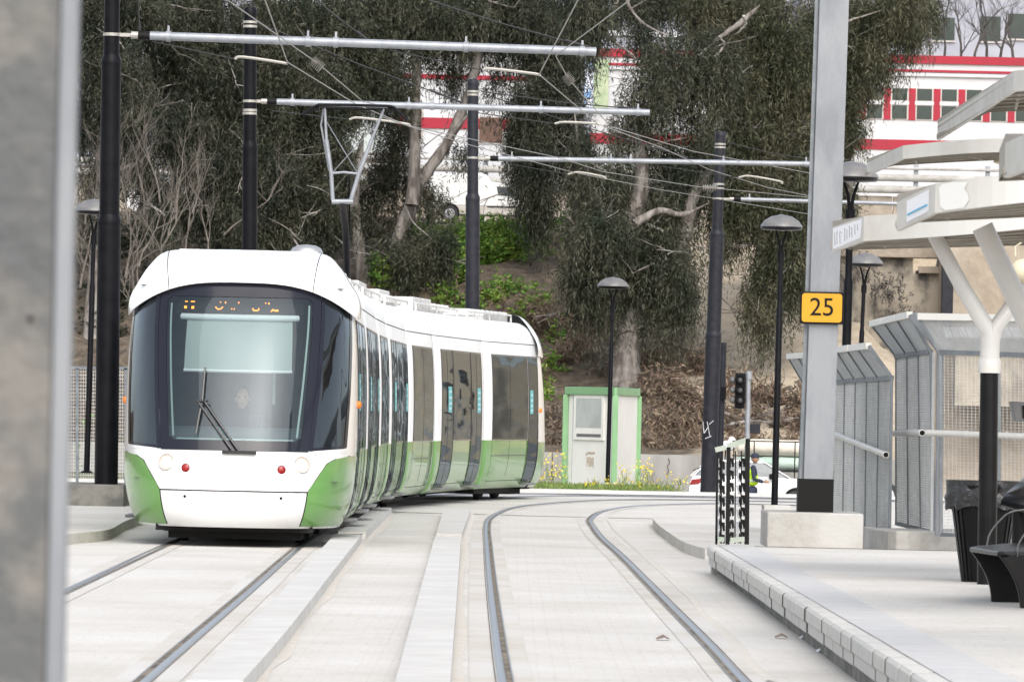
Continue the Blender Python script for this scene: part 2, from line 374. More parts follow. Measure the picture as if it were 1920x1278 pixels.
mat('bed', (0.50, 0.48, 0.445), 0.9, c2=(0.44, 0.40, 0.345), scale=1.2, c3=(0.52, 0.505, 0.48), bump=.3, bscale=20, lo=.42, hi=.66)
mat('edge_concrete', (0.50, 0.49, 0.465), 0.9, c2=(0.33, 0.305, 0.27), scale=5, bump=.4, bscale=14, lo=.52, hi=.80, detail=9)
mat('joint_dark', (0.05, 0.045, 0.038), 0.9)
# block paving
def paving():
    m = bpy.data.materials.new('paving'); m.use_nodes = True; nt = m.node_tree; L = nt.links.new; b = nt.nodes['Principled BSDF']
    ge = nd(nt, 'ShaderNodeNewGeometry'); mp = nd(nt, 'ShaderNodeMapping'); L(ge.outputs['Position'], mp.inputs[0])
    br = nd(nt, 'ShaderNodeTexBrick'); br.inputs['Scale'].default_value = 1; br.inputs['Brick Width'].default_value = .2; br.inputs['Row Height'].default_value = .1
    br.inputs['Mortar Size'].default_value = .004; br.inputs['Mortar Smooth'].default_value = .3
    br.inputs['Color1'].default_value = (.55, .535, .51, 1); br.inputs['Color2'].default_value = (.535, .52, .49, 1); br.inputs['Mortar'].default_value = (.50, .48, .45, 1)
    L(mp.outputs[0], br.inputs['Vector'])
    n1 = nd(nt, 'ShaderNodeTexNoise'); n1.inputs['Scale'].default_value = .35; n1.inputs['Detail'].default_value = 8; n1.inputs['Roughness'].default_value = .7; L(ge.outputs['Position'], n1.inputs['Vector'])
    r1 = nd(nt, 'ShaderNodeValToRGB'); r1.color_ramp.elements[0].position = .35; r1.color_ramp.elements[0].color = (.87, .85, .815, 1); r1.color_ramp.elements[1].position = .65; r1.color_ramp.elements[1].color = (1.06, 1.06, 1.06, 1); L(n1.outputs['Fac'], r1.inputs[0])
    mx = nd(nt, 'ShaderNodeMix', data_type='RGBA', blend_type='MULTIPLY'); mx.inputs['Factor'].default_value = 1; L(br.outputs['Color'], mx.inputs['A']); L(r1.outputs['Color'], mx.inputs['B'])
    # speckle dirt between blocks
    n2 = nd(nt, 'ShaderNodeTexNoise'); n2.inputs['Scale'].default_value = 22; n2.inputs['Detail'].default_value = 3
    m2 = nd(nt, 'ShaderNodeMapping'); m2.inputs['Scale'].default_value = (1, 1, 1); L(ge.outputs['Position'], m2.inputs[0]); L(m2.outputs[0], n2.inputs['Vector'])
    r2 = nd(nt, 'ShaderNodeValToRGB'); r2.color_ramp.elements[0].position = .61; r2.color_ramp.elements[1].position = .70; r2.color_ramp.elements[0].color = (0, 0, 0, 1); r2.color_ramp.elements[1].color = (.75, .75, .75, 1); L(n2.outputs['Fac'], r2.inputs[0])
    mx2 = nd(nt, 'ShaderNodeMix', data_type='RGBA'); L(r2.outputs['Color'], mx2.inputs['Factor']); L(mx.outputs['Result'], mx2.inputs['A']); mx2.inputs['B'].default_value = (.25, .215, .175, 1)
    L(mx2.outputs['Result'], b.inputs['Base Color']); b.inputs['Roughness'].default_value = .9
    bp = nd(nt, 'ShaderNodeBump'); bp.inputs['Strength'].default_value = .5; bp.inputs['Distance'].default_value = .008; L(br.outputs['Fac'], bp.inputs['Height']); bp.invert = True
    L(bp.outputs[0], b.inputs['Normal']); MATS['paving'] = m
paving()
def soil():
    m = bpy.data.materials.new('soil'); m.use_nodes = True; nt = m.node_tree; L = nt.links.new; b = nt.nodes['Principled BSDF']
    ge = nd(nt, 'ShaderNodeNewGeometry')
    def noise(sc_, det=8, ro=.65):
        n = nd(nt, 'ShaderNodeTexNoise'); n.inputs['Scale'].default_value = sc_; n.inputs['Detail'].default_value = det; n.inputs['Roughness'].default_value = ro; L(ge.outputs['Position'], n.inputs['Vector']); return n
    def ramp(src, p0, c0, p1, c1):
        r = nd(nt, 'ShaderNodeValToRGB'); r.color_ramp.elements[0].position = p0; r.color_ramp.elements[1].position = p1
        r.color_ramp.elements[0].color = (*c0, 1); r.color_ramp.elements[1].color = (*c1, 1); L(src, r.inputs[0]); return r
    brown = ramp(noise(2.5).outputs['Fac'], .38, (.05, .038, .026), .66, (.15, .115, .08))
    sandc = ramp(noise(1.6).outputs['Fac'], .35, (.34, .28, .20), .65, (.44, .37, .285))
    sep = nd(nt, 'ShaderNodeSeparateXYZ'); L(ge.outputs['Position'], sep.inputs[0])
    ns = noise(.35, 6); ad = nd(nt, 'ShaderNodeMath', operation='MULTIPLY_ADD'); ad.inputs[1].default_value = 4.0; L(ns.outputs['Fac'], ad.inputs[0]); L(sep.outputs['X'], ad.inputs[2])
    mr = nd(nt, 'ShaderNodeMapRange'); mr.inputs['From Min'].default_value = 7.4; mr.inputs['From Max'].default_value = 8.4; L(ad.outputs[0], mr.inputs['Value'])
    mx = nd(nt, 'ShaderNodeMix', data_type='RGBA'); L(mr.outputs[0], mx.inputs['Factor']); L(brown.outputs[0], mx.inputs['A']); L(sandc.outputs[0], mx.inputs['B'])
    sp = ramp(noise(5, 4, .5).outputs['Fac'], .66, (0, 0, 0), .74, (.7, .7, .7))
    mx2 = nd(nt, 'ShaderNodeMix', data_type='RGBA'); L(sp.outputs[0], mx2.inputs['Factor']); L(mx.outputs['Result'], mx2.inputs['A']); mx2.inputs['B'].default_value = (.16, .13, .085, 1)
    L(mx2.outputs['Result'], b.inputs['Base Color']); b.inputs['Roughness'].default_value = .95
    bp = nd(nt, 'ShaderNodeBump'); bp.inputs['Strength'].default_value = .6; bp.inputs['Distance'].default_value = .15; L(noise(3).outputs['Fac'], bp.inputs['Height']); L(bp.outputs[0], b.inputs['Normal'])
    MATS['soil'] = m
soil()
# ------------------------------------------------------------------ terrain
def hash2(i, j):
    return (math.sin(i*127.1+j*311.7)*43758.5453) % 1.0
def vnoise(x, y):
    i, j = math.floor(x), math.floor(y); u, v = x-i, y-j; u = u*u*(3-2*u); v = v*v*(3-2*v)
    return (hash2(i, j)*(1-u)+hash2(i+1, j)*u)*(1-v)+(hash2(i, j+1)*(1-u)+hash2(i+1, j+1)*u)*v
PROF = [(-40, -.06), (128, -.06), (137, -1.16), (178.4, -1.16), (178.6, .25), (181, .6), (192, 3.4), (203, 6.2), (211, 8.0), (216, 8.9), (240, 8.9), (262, 10.5), (320, 16), (600, 22), (900, 22)]
def TZ(x, y):
    z = lerpl(PROF, y)
    if 180 < y < 216:
        z += (vnoise(x*.5, y*.5)-.5)*1.0*min(1, (y-180)/6)*min(1, max(0, (216-y)/5)) + (vnoise(x*1.7, y*1.7)-.5)*.3
    if x > 3.2 and 112.8 < y < 137: z = lerpl([(112.8, -.06), (122, -1.16), (200, -1.16)], y)
    if x > 10.6 and y > 180 and y < 216:
        cap = max(2.0, 6.0-(x-11.1)*1.17)
        if z > cap: z = cap+(z-cap)*.02
    return z
ys = list(np.arange(-40, 110, 8.0))+list(np.arange(112, 178, 1.0))+[178.4, 178.6]+list(np.arange(179.2, 218, .8))+[225, 235, 240, 250, 262, 290, 320, 400, 600, 900]
xs = [-400, -200, -100, -60]+list(np.arange(-40, 40.1, .8))+[60, 100, 200, 400]
mb = MB(); mb.grid([[(x, y, TZ(x, y)) for x in xs] for y in ys])
struct(mb.build('ground', 'soil', smooth=60))
# paved sheet, road below, upper road
mb = MB(); mb.grid([[(x, y, 0.0) for x in (-30, -10, 0, 10, 30)] for y in (3, 30, 60, 90, 112.5)]); struct(mb.build('pavement', 'paving'))
mb = MB(); mb.grid([[(x, y, -1.15+.006) for x in (-60, 60)] for y in (138, 177.6)]); struct(mb.build('road', 'asphalt'))
mb = MB(); mb.grid([[(x, y, 8.93) for x in (-80, 80)] for y in (217, 229.5)]); struct(mb.build('upper_road', 'asphalt'))
# verge
mb = MB(); mb.grid([[(x, y, .01+.03*vnoise(x*2, y*2)) for x in np.arange(-30, 3.3, .7)] for y in np.arange(113.0, 129, .8)]); struct(mb.build('verge', 'verge', smooth=60))
# far kerb
mb = MB()
for i in range(40):
    mb.box((-20+i*1.0, 112.5+hash2(i, 2)*.015, -.05), (-20+i*1.0+.997, 112.9, .075+hash2(i, 5)*.004))
struct(mb.build('kerb', 'concrete_white'))
mb = MB(); mb.grid([[(x, y, .004) for x in (-20, 20)] for y in (110.6, 112.5)]); struct(mb.build('gutter', 'concrete_white'))
# ------------------------------------------------------------------ strips and rails
def strip_sheet(left, right, z):
    return [[a, b] for a, b in zip(left, right)]
def raised(name, L_, R_, h, matn, joints=True):
    mb = MB()
    L_ = [G(x, y, h) for x, y in L_]; R_ = [G(x, y, h) for x, y in R_]
    L2, R2 = catmull(L_, 7), catmull(R_, 7)
    for i in range(len(L2)-1):
        a, b, c, d = L2[i], R2[i], R2[i+1], L2[i+1]
        g = .008 if i % 3 == 2 else 0
        jz = 0
        dn = Vector((0, 0, -h-.05+0))
        e = (d-a).normalized()*g
        mb.hexa([a+dn, b+dn, c+dn-e, d+dn-e, a+Vector((0, 0, jz)), b+Vector((0, 0, jz)), c-e+Vector((0, 0, jz)), d-e+Vector((0, 0, jz))])
    return struct(mb.build(name, matn))
raised('kerb_strip', [(349, 1274), (406.5, 1223), (529, 1106), (620, 1009), (628, 1000)], [(456, 1274), (540, 1178), (619, 1077), (676, 1005), (681, 1001)], .10, 'concrete_white')
raised('kerb_strip', [(634, 996), (702, 950)], [(686, 997), (734, 951)], .10, 'concrete_white')
raised('kerb_strip', [(718, 1340), (740.5, 1278), (785, 1116), (816, 1004)], [(838, 1340), (844, 1278), (856, 1125), (864.7, 1005)], .10, 'concrete_white')
raised('kerb_strip', [(818, 999), (832, 955)], [(866, 1000), (882, 955)], .10, 'concrete_white')
CP = [(8, -2.5), (20, -2.63), (32, -2.78), (48, -2.93), (63, -3.08), (70.5, -3.10), (77.3, -3.10), (81.8, -3.06), (88.6, -2.90), (93, -2.53), (99.5, -1.76), (106, -.62), (109, .5), (110.2, 1.8), (111, 4), (111.4, 9), (111.8, 18)]
CPs = catmull([(x, y, 0) for y, x in CP], 6)
def off(pts, d):
    out = []
    for i, p in enumerate(pts):
        t = (pts[min(i+1, len(pts)-1)]-pts[max(i-1, 0)]).normalized(); out.append(p+Vector((t.y, -t.x, 0))*d)
    return out
def rail(pts, side, label, name='track_rail'):
    """side=+1: groove lies to the left of the head (right hand rail)"""
    t = thing(name, pts[0], label, 'rail')
    def ribbon(nm, d0, d1, z, m):
        mb = MB(); a, b = off(pts, d0), off(pts, d1)
        mb.grid([[p+Vector((0, 0, z)), q+Vector((0, 0, z))] for p, q in zip(a, b)]); mb.build(nm, m, t)
    s = side
    ribbon('concrete_bed', -.19, .19, .004, 'bed')
    ribbon('groove', -s*.06, -s*.027, .008, 'groove')
    mb = MB(); a, b, c, d = off(pts, -.027), off(pts, -.016), off(pts, .016), off(pts, .027)
    mb.grid([[p+Vector((0, 0, .006)), q+Vector((0, 0, .018)), r+Vector((0, 0, .018)), u+Vector((0, 0, .006))] for p, q, r, u in zip(a, b, c, d)]); mb.build('rail_head', 'steel_rail', t, smooth=60)
    ribbon('guard_lip', -s*.07, -s*.06, .012, 'rail_lip')
    ribbon('sealed_joint', s*.034, s*.041, .008, 'joint')
    return t
rail(off(CPs, -.75), -1, 'left rail of the track under the tram, shining grooved steel set in paving')
rail(off(CPs, .75), 1, 'right rail of the track under the tram, beside the long kerb strip')
LR = [(985, 1500), (941.6, 1278), (927, 1172), (916.5, 1077.5), (912, 1018), (910.6, 992), (915, 974), (933, 962), (956, 953.5), (1004, 946), (1118, 938), (1254, 937), (1400, 939.5), (1560, 943)]
RR = [(1600, 1490), (1396, 1278), (1334, 1211), (1266, 1142.6), (1213, 1089), (1166, 1042), (1130, 1009.5), (1114, 989), (1108, 974), (1130, 959.5), (1177, 950.5), (1237, 946.5), (1337, 944.5), (1450, 946.5), (1560, 950)]
rail(catmull([G(x, y) for x, y in LR], 6), -1, 'left rail of the empty right-hand track, curving away to the right')
rail(catmull([G(x, y) for x, y in RR], 6), 1, 'right rail of the empty track, nearest the platform edge')
# expansion line across the paving, and soft sand drifts
mb = MB()
for a, b in [((734, 959), (830, 962)), ((884, 963), (912, 964)), ((938, 965), (1098, 969)), ((1140, 970), (1228, 972))]:
    mb.bar(G(*a, .006), G(*b, .006), .05, .006)
struct(mb.build('paving_joint', 'joint'))
def drift(name, pts, w, m='sand'):
    mb = MB(); c = catmull([G(x, y, .0) for x, y in pts], 12); L_, R_ = [], []
    for i, p in enumerate(c):
        t = (c[min(i+1, len(c)-1)]-c[max(i-1, 0)]).normalized(); nrm = Vector((t.y, -t.x, 0))
        L_.append([p-nrm*w*(.25+.3*vnoise(i*.35, 7))+Vector((0, 0, .003)), p+Vector((0, 0, .012)), p+nrm*w*(.3+.9*vnoise(i*.3, 3))+Vector((0, 0, .003))])
    mb.grid(L_); return tag(mb.build(name, m, smooth=60), kind='stuff')
drift('sand_drift', [(461, 1282), (543, 1188), (622, 1086), (683, 1012), (736, 958)], .13)
drift('sand_drift', [(846, 1285), (858, 1135), (868, 1010), (884, 960)], .09)
drift('sand_drift', [(1440, 1278), (1330, 1160), (1268, 1095), (1160, 1000), (1140, 975)], .07)
# litter and dry leaves on the paving
for (x, y, m, l) in [(1243, 1198, 'rust', 'dry brown leaf between the rails of the empty track'), (1511, 1196, 'paper', 'white paper scrap at the platform foot, the upper one'), (1543, 1221, 'paper', 'crumpled white wrapper at the platform foot, the lower one'), (1465, 1195, 'rust', 'small reddish scrap on paving left of the platform edge')]:
    p = G(x, y, .006); mb = MB(); mb.grid([[p+Vector((-.045, -.07, 0)), p+Vector((0, -.05, .02)), p+Vector((.05, -.06, .003))], [p+Vector((-.05, .0, .01)), p+Vector((0, .02, .035)), p+Vector((.045, .03, .008))], [p+Vector((-.03, .06, 0)), p+Vector((.01, .07, .012)), p+Vector((.04, .05, 0))]])
    tag(mb.build('litter', m, smooth=40), l, 'litter')
# ------------------------------------------------------------------ platform
PX = lambda y: 2.09-(y-28.7)*.0033
mb = MB(); mb.grid([[(x if k else PX(y)+.30, y, .28) for k, x in enumerate((0, 5, 9, 20))] for y in (3, 20, 40, 57)])
struct(mb.build('platform', 'paving'))
mb = MB(); mb.grid([[(PX(y)+.12, y, .2875), (PX(y)+.47, y, .2875)] for y in (3, 20, 40, 57)])
struct(mb.build('tactile_strip', mat('tactile', (0.44, 0.44, 0.44), .8, c2=(0.49, 0.48, 0.47), scale=3, bump=.4, bscale=30)))
y = 57.0; i = 0; blocks = []; joints = []; mj = MB(); mj.hexa([(PX(8)+.05, 8, .12), (PX(8)+.28, 8, .12), (PX(57)+.28, 56.97, .12), (PX(57)+.05, 56.97, .12), (PX(8)+.05, 8, .262), (PX(8)+.28, 8, .262), (PX(57)+.28, 56.97, .262), (PX(57)+.05, 56.97, .262)])
while y > 8:
    ln = .96+.08*hash2(i, 9); x = PX(y)+.008*(hash2(i, 1)-.5); y2 = y-ln; gp = .10 if hash2(i, 6) > .62 else .03
    prof = [(0, .12), (0.012, .245), (.035, .28), (.30, .28), (.30, .06), (.05, .06), (.05, .09)]
    prof = [(.018, .165), (0, .185), (0, .262), (.016, .282), (.30, .282), (.30, .09), (.03, .09), (.018, .10)]
    eb = MB(); eb.prism([(x+a, y, b+.002*hash2(i, 4)) for a, b in prof], (0, -(ln-gp), 0)); blocks.append(eb); jb = MB(); jb.prism([(x+.004+a, y2+gp+.001, min(b, .2785)) for a, b in prof], (0, -gp-.002, 0)); joints.append(jb)
    y = y2; i += 1
t = thing('platform_edge', (PX(40), 32, 0), 'long edge of pale concrete kerb blocks along the right platform', 'platform edge')
[eb.build('edge_block', 'edge_concrete', t) for eb in blocks]; [jb.build('joint', 'joint_dark', t) for jb in joints]
mb = MB(); mb.box((2.12, 8, -.05), (2.28, 57, .10)); mb.build('footing', 'concrete_dark', t)
mb = MB(); mb.box((2.05, 56.98, -.02), (7, 57.3, .275)); struct(mb.build('platform_end', 'concrete'))
# crack in one block
# lower pavement beyond the platform
sw = [G(x, y, .12) for x, y in [(1600, 962), (1500, 958), (1400, 955), (1300, 957), (1231, 966), (1229, 978), (1254, 997.6), (1284, 1016), (1322, 1028)]]
c = catmull(sw, 5); mb = MB()
pts = [Vector((p.x, p.y, .12)) for p in c]+[Vector((9, 57.25, .12)), Vector((14, 57.25, .12)), Vector((14, 73, .12))]
mb.prism([(p.x, p.y, -.04) for p in pts], (0, 0, .16))
struct(mb.build('sidewalk', 'paving'))
mb = MB(); mb.grid([[(2.2, 57.3, .279), (7.2, 57.3, .279)], [(2.4, 63.5, .128), (7.4, 63.5, .128)]]); struct(mb.build('ramp', 'paving'))
# left pavement and dark block
mb = MB(); e = [G(x, y, .12) for x, y in [(-200, 1045), (20, 1020), (120, 1002), (150, 998), (205, 992), (238, 975), (300, 955)]]
mb.prism([(p.x, p.y, -.04) for p in catmull(e, 4)]+[(-4.8, 100, -.04), (-22, 100, -.04), (-22, e[0].y, -.04)], (0, 0, .16)); struct(mb.build('sidewalk', 'paving'))
# ------------------------------------------------------------------ TRAM
WZ = [(.22, 1.14), (.30, 1.19), (.42, 1.24), (.6, 1.285), (.8, 1.31), (1.1, 1.325), (1.7, 1.325), (2.1, 1.312), (2.4, 1.295), (2.6, 1.275), (2.8, 1.245), (3.0, 1.2)]
YF = [(.22, .20), (.30, .10), (.45, .02), (.65, .0), (.9, .03), (1.1, .08), (1.6, .25), (2.2, .50), (2.6, .70), (2.93, .90), (3.1, 1.0)]
def smooth_tab(tab):
    c = catmull([(a, b, 0) for a, b in tab], 6); return [(p.x, p.y) for p in c]
WZs, YFs = smooth_tab(WZ), smooth_tab(YF)
NL, NN = 2.0, 2.7
def nose_pt(g, z, off_=0.0):
    def q(g, z):
        a = min(1, abs(g)); w = lerpl(WZs, z); y = lerpl(YFs, z)+(NL-lerpl(YFs, z)*.8)*(1-(max(0, 1-a**NN))**(1/NN))
        return Vector((math.copysign(a, g)*w, y, z))
    p = q(g, z)
    if off_:
        e = 2e-3; ga = max(-1, min(1, g)); g1, g2 = max(-1, ga-e), min(1, ga+e)
        n = (q(g2, z)-q(g1, z)).cross(q(ga, z+e)-q(ga, z-e))
        if n.length > 1e-12: p = p+n.normalized()*off_
    return p
def clip(poly, cp):
    out = poly; n = len(cp)
    for i in range(n):
        a, b = cp[i], cp[(i+1) % n]; ex, ez = b[0]-a[0], b[1]-a[1]; inp, out = out, []
        sd = lambda p: ex*(p[1]-a[1])-ez*(p[0]-a[0])
        for k in range(len(inp)):
            p, q = inp[k], inp[(k+1) % len(inp)]; dp, dq = sd(p), sd(q)
            if dp >= 0: out.append(p)
            if (dp >= 0) != (dq >= 0):
                t = dp/(dp-dq); out.append((p[0]+(q[0]-p[0])*t, p[1]+(q[1]-p[1])*t))
        if not out: return []
    return out
GS = sorted({round(s*math.sin(math.pi/2*i/30)**(2/NN)*1.0, 5) for i in range(31) for s in (-1, 1)} | {round(x, 3) for x in np.arange(-.3, .31, .06)})
def nose_patch(mb, poly, off_=0.0, zstep=.05, mi=0, fn=None):
    """poly convex CCW in (g,z)"""
    fn = fn or nose_pt
    A = sum(poly[i][0]*poly[(i+1) % len(poly)][1]-poly[(i+1) % len(poly)][0]*poly[i][1] for i in range(len(poly)))
    if A < 0: poly = poly[::-1]
    z0, z1 = min(p[1] for p in poly), max(p[1] for p in poly); zs = [z0+(z1-z0)*i/max(1, math.ceil((z1-z0)/zstep)) for i in range(max(1, math.ceil((z1-z0)/zstep))+1)]
    idx = {}; 
    for i in range(len(GS)-1):
        for j in range(len(zs)-1):
            c = clip([(GS[i], zs[j]), (GS[i+1], zs[j]), (GS[i+1], zs[j+1]), (GS[i], zs[j+1])], poly)
            if len(c) < 3: continue
            f = []
            for g, z in c:
                k = (round(g, 5), round(z, 5))
                if k not in idx: idx[k] = len(mb.v); mb.v.append(tuple(fn(g, z, off_)))
                if not f or f[-1] != idx[k]: f.append(idx[k])
            if len(set(f)) >= 3: mb.f.append(tuple(f)); mb.m.append(mi)
    return mb
def rot(mb, M):
    mb.v = [tuple(M @ Vector(v)) for v in mb.v]; return mb
def rounded(poly, r=.06, n=5):
    out = []
    for i in range(len(poly)):
        a, b, c = Vector(poly[i-1]), Vector(poly[i]), Vector(poly[(i+1) % len(poly)])
        p, q = b+(a-b).normalized()*r, b+(c-b).normalized()*r
        for k in range(n+1):
            t = k/n; v = p*(1-t)**2+b*2*t*(1-t)+q*t*t; out.append((v.x, v.y))
    return out
WS_O = [(-.62, 1.075), (.62, 1.075), (.735, 2.96), (-.735, 2.96)]
WS_I = [(-.555, 1.19), (.555, 1.19), (.655, 2.80), (-.655, 2.80)]
def make_cab(tram, M, full=True):
    """nose, local: x right (seen from inside facing forward is mirrored), y back, z up"""
    T = lambda mb: rot(mb, M)
    b = MB()
    nose_patch(b, [(-1, .24), (1, .24), (1, 1.08), (-1, 1.08)])
    for s in (-1, 1):
        nose_patch(b, [(s*.925, 1.08), (s*1, 1.08), (s*1, 2.9), (s*.975, 2.9)])
        nose_patch(b, [(s*.6, 1.08), (s*.93, 1.08), (s*.93, 1.13), (s*.6, 1.09)], .004)
    # underside lip
    nose_patch(b, [(-1, .22), (1, .22), (1, .24), (-1, .24)])
    body = T(b).build('cab_body', 'white_paint', tram, smooth=50, fixn=False)
    # visor cap
    arch = catmull([(1.335, 0, 2.60), (1.335, 0, 2.72), (1.30, 0, 2.86), (1.20, 0, 3.03), (1.08, 0, 3.20), (.92, 0, 3.335), (.6, 0, 3.365), (0, 0, 3.375)], 5)
    arch = arch+[Vector((-p.x, 0, p.z)) for p in arch[-2::-1]]; rows = []
    L_ = [0]
    for p, q in zip(arch, arch[1:]): L_.append(L_[-1]+(q-p).length)
    for i, p in enumerate(arch):
        u = 1-2*L_[i]/L_[-1]; g = math.copysign(min(1, abs(u)*1.28)**.9, u)
        if abs(u) > .78: g = math.copysign(1, u)
        zf = 2.945-.36*abs(g)**3.2; f = nose_pt(g*.985, zf, .055); ex = max(0, (abs(u)-.78)/.22)
        f.y += ex*.15; row = []
        row.append(f+Vector((0, .06, -.012))); row.append(f+Vector((0, 0, -.005)))
        yb = 2.25
        for k in range(15):
            v = k/14; a = v*math.pi/2
            zz = f.z+(p.z-f.z)*math.sin(a)**.9; xx = f.x+(p.x-f.x)*math.sin(a)
            row.append(Vector((xx, f.y+(yb-f.y)*(1-math.cos(a))**1.05, zz)))
        rows.append(row)
    c = MB(); c.grid(rows); cap = T(c).build('visor_cap', 'white_paint', tram, smooth=60)
    for g0 in (-.66, .66):
        ins = MB()
        i = min(range(len(arch)), key=lambda k: abs(rows[k][4].x-g0*1.27)); ins.tube([p+Vector((0, -.001, .001)) for p in rows[i][1:]], .005, 4)
        T(ins).build('cap_seam', 'black_flat', cap)
    # black surround ring
    r = MB(); o, n = WS_O, WS_I
    for k in range(4):
        nose_patch(r, [o[k], o[(k+1) % 4], n[(k+1) % 4], n[k]], .006)
    for k in range(4):      # small corner fillers
        a, bb, cc = Vector(n[k-1]), Vector(n[k]), Vector(n[(k+1) % 4]); p, q = bb+(a-bb).normalized()*.07, bb+(cc-bb).normalized()*.07
        nose_patch(r, [tuple(bb), tuple(p), tuple((p+q)/2+(bb-(p+q)/2)*.3), tuple(q)], .0065)
    for s in (-1, 1):   # rim of side glass
        nose_patch(r, [(s*.622, 1.085), (s*.905, 1.12), (s*.905, 1.15), (s*.624, 1.12)], .006)
        nose_patch(r, [(s*.622, 1.085), (s*.655, 1.085), (s*.77, 2.94), (s*.737, 2.94)], .007)
        nose_patch(r, [(s*.905, 1.12), (s*.928, 1.13), (s*.98, 2.84), (s*.965, 2.84)], .006)
    T(r).build('window_surround', 'frame_navy', tram, smooth=50)
    w = MB(); nose_patch(w, [(-.56, 1.185), (.56, 1.185), (.66, 2.805), (-.66, 2.805)], .0); ws = T(w).build('windshield', 'windshield', tram, smooth=60)
    for s in (-1, 1):
        w = MB(); nose_patch(w, [(s*.64, 1.10), (s*.915, 1.14), (s*.972, 2.85), (s*.76, 2.93)], .002); T(w).build('corner_window', 'cab_side_glass', tram, smooth=60)
    # green corners
    for s in (-1, 1):
        g = MB()
        nose_patch(g, [(s*.64, .245), (s*1, .245), (s*1, .63), (s*.635, .63)], .004)
        nose_patch(g, [(s*.635, .63), (s*1, .63), (s*1, 1.04), (s*.95, 1.035), (s*.84, 1.0), (s*.775, .95)], .004)
        T(g).build('green_corner', 'green_paint', tram, smooth=60)
    sm = MB()
    for s in (-1, 1):
        sm.tube([nose_pt(s*.637, z, .004) for z in np.linspace(.25, .63, 8)], .006, 4); sm.tube([nose_pt(s*g_, z, .004) for g_, z in ((.637, .63), (.70, .78), (.775, .95), (.84, 1.0), (.95, 1.037), (1, 1.042))], .004, 4)
    sm.tube([nose_pt(g_, .63, .004) for g_ in np.linspace(-.637, .637, 16)], .007, 4)
    for s in (-.42, .42): sm.lathe(nose_pt(s, .56, .0), [(.016, -.01), (.016, .008), (.003, .009)], 10, axis=(0, -1, 0))
    T(sm).build('panel_seam', 'black_flat', body)
    # lights
    for s in (-1, 1):
        def lamp(nm, g, z, r, m1, m2, dome):
            p = nose_pt(g, z, .0); q = nose_pt(g+.01, z) - nose_pt(g-.01, z); n = q.cross(nose_pt(g, z+.01)-nose_pt(g, z-.01)).normalized()
            if n.y > 0: n = -n
            n = (n+Vector((0, -.8, 0))).normalized()
            h = MB(); h.lathe(p, [(r*1.32, -.03), (r*1.32, .012), (r*1.22, .02), (r*1.02, .014), (r*.98, -.0)], 24, axis=n); hh = T(h).build(nm, m1, tram, smooth=40)
            h = MB(); h.lathe(p, [(r, 0), (r*.96, .012), (r*.7, .012+dome*.6), (r*.3, .012+dome*.9), (.001, .012+dome)], 24, axis=n); T(h).build('lens', m2, hh, smooth=50)
        lamp('headlight', s*.57, .935, .073, 'light_ring', 'lens_on', .015); lamp('tail_light', s*.405, .875, .048, 'white_paint', 'red_lens', .012)
        h = MB(); p = nose_pt(s*.999, 1.62, .0); p.y = 1.95; h.ico(p+Vector((s*.012, 0, 0)), .045, sq=(.8, 1, 1)); h.v = [(v[0], v[1], v[2]) for v in h.v]
        T(h).build('indicator', 'orange_lens', tram, smooth=60)
        h = MB(); h.box((s*1.322-.008, 2.2, 1.25), (s*1.322+.008, 2.23, 1.55)); T(h).build('handle_slot', 'black_flat', body)
    # wiper
    w = MB()
    for a, b in (((-.02, 1.075), (-.30, 1.58)), ((.035, 1.07), (-.25, 1.585))):
        w.tube([nose_pt(a[0]+(b[0]-a[0])*t, a[1]+(b[1]-a[1])*t, .075) for t in np.linspace(0, 1, 8)], .012, 6)
    w.tube([nose_pt(-.32, 1.59, .075), nose_pt(-.22, 1.60, .075)], .014, 6)
    w.tube([nose_pt(a, z, .05) for a, z in ((-.315, 1.24), (-.30, 1.40), (-.275, 1.6), (-.265, 1.98))], .013, 5)
    w.box(tuple(nose_pt(-.06, 1.03, .05)+Vector((-.05, 0, 0))), tuple(nose_pt(.10, 1.08, .0)+Vector((.12, .0, 0))))
    T(w).build('wiper', 'black_trim', tram, smooth=40)
    w = MB(); w.box((-.88, .55, .17), (.88, 1.4, .26)); w.box((-.75, .8, .08), (.75, 1.8, .18)); T(w).build('underframe', 'under', tram)
    # cabin interior
    c = MB(); c.grid([[(x, 2.25, z) for x in (-1.2, 1.2)] for z in (.35, 3.0)]); c.grid([[(x, y, .75) for x in (-1.15, 1.15)] for y in (.55, 2.25)])
    c.grid([[(x, y, 2.93) for x in (-1.15, 1.15)] for y in (1.2, 2.25)])
    T(c).build('cab_lining', 'cab_dark', tram)
    if full:
        d = MB(); d.grid([[Vector((x*(1-.04*k), y, z)) for x in np.linspace(-.95, .95, 12)] for k, (y, z) in enumerate(((.5, 1.05), (.62, 1.26), (.8, 1.33), (1.05, 1.34), (1.12, 1.2), (1.15, .8)))])
        T(d).build('dashboard', 'dash', tram, smooth=50)
        d = MB(); d.grid([[nose_pt(x*.50, z, -.14) for x in np.linspace(-1, 1, 9)] for z in np.linspace(2.02, 2.62, 5)]); bl = T(d).build('sun_blind', 'blind', tram, smooth=60)
        d = MB(); d.tube([nose_pt(x*.555, 2.63, -.12) for x in np.linspace(-1, 1, 9)], .036, 8); d.tube([nose_pt(x*.50, 2.02, -.14) for x in np.linspace(-1, 1, 9)], .018, 6); T(d).build('blind_roller', 'paper', bl, smooth=50)
        d = MB()
        for s in (-1, 1): nose_patch(d, [(s*.522, 1.24), (s*.540, 1.24), (s*.638, 2.74), (s*.622, 2.74)], -.03)
        nose_patch(d, [(-.50, 1.205), (.50, 1.205), (.50, 1.22), (-.50, 1.22)], -.03)
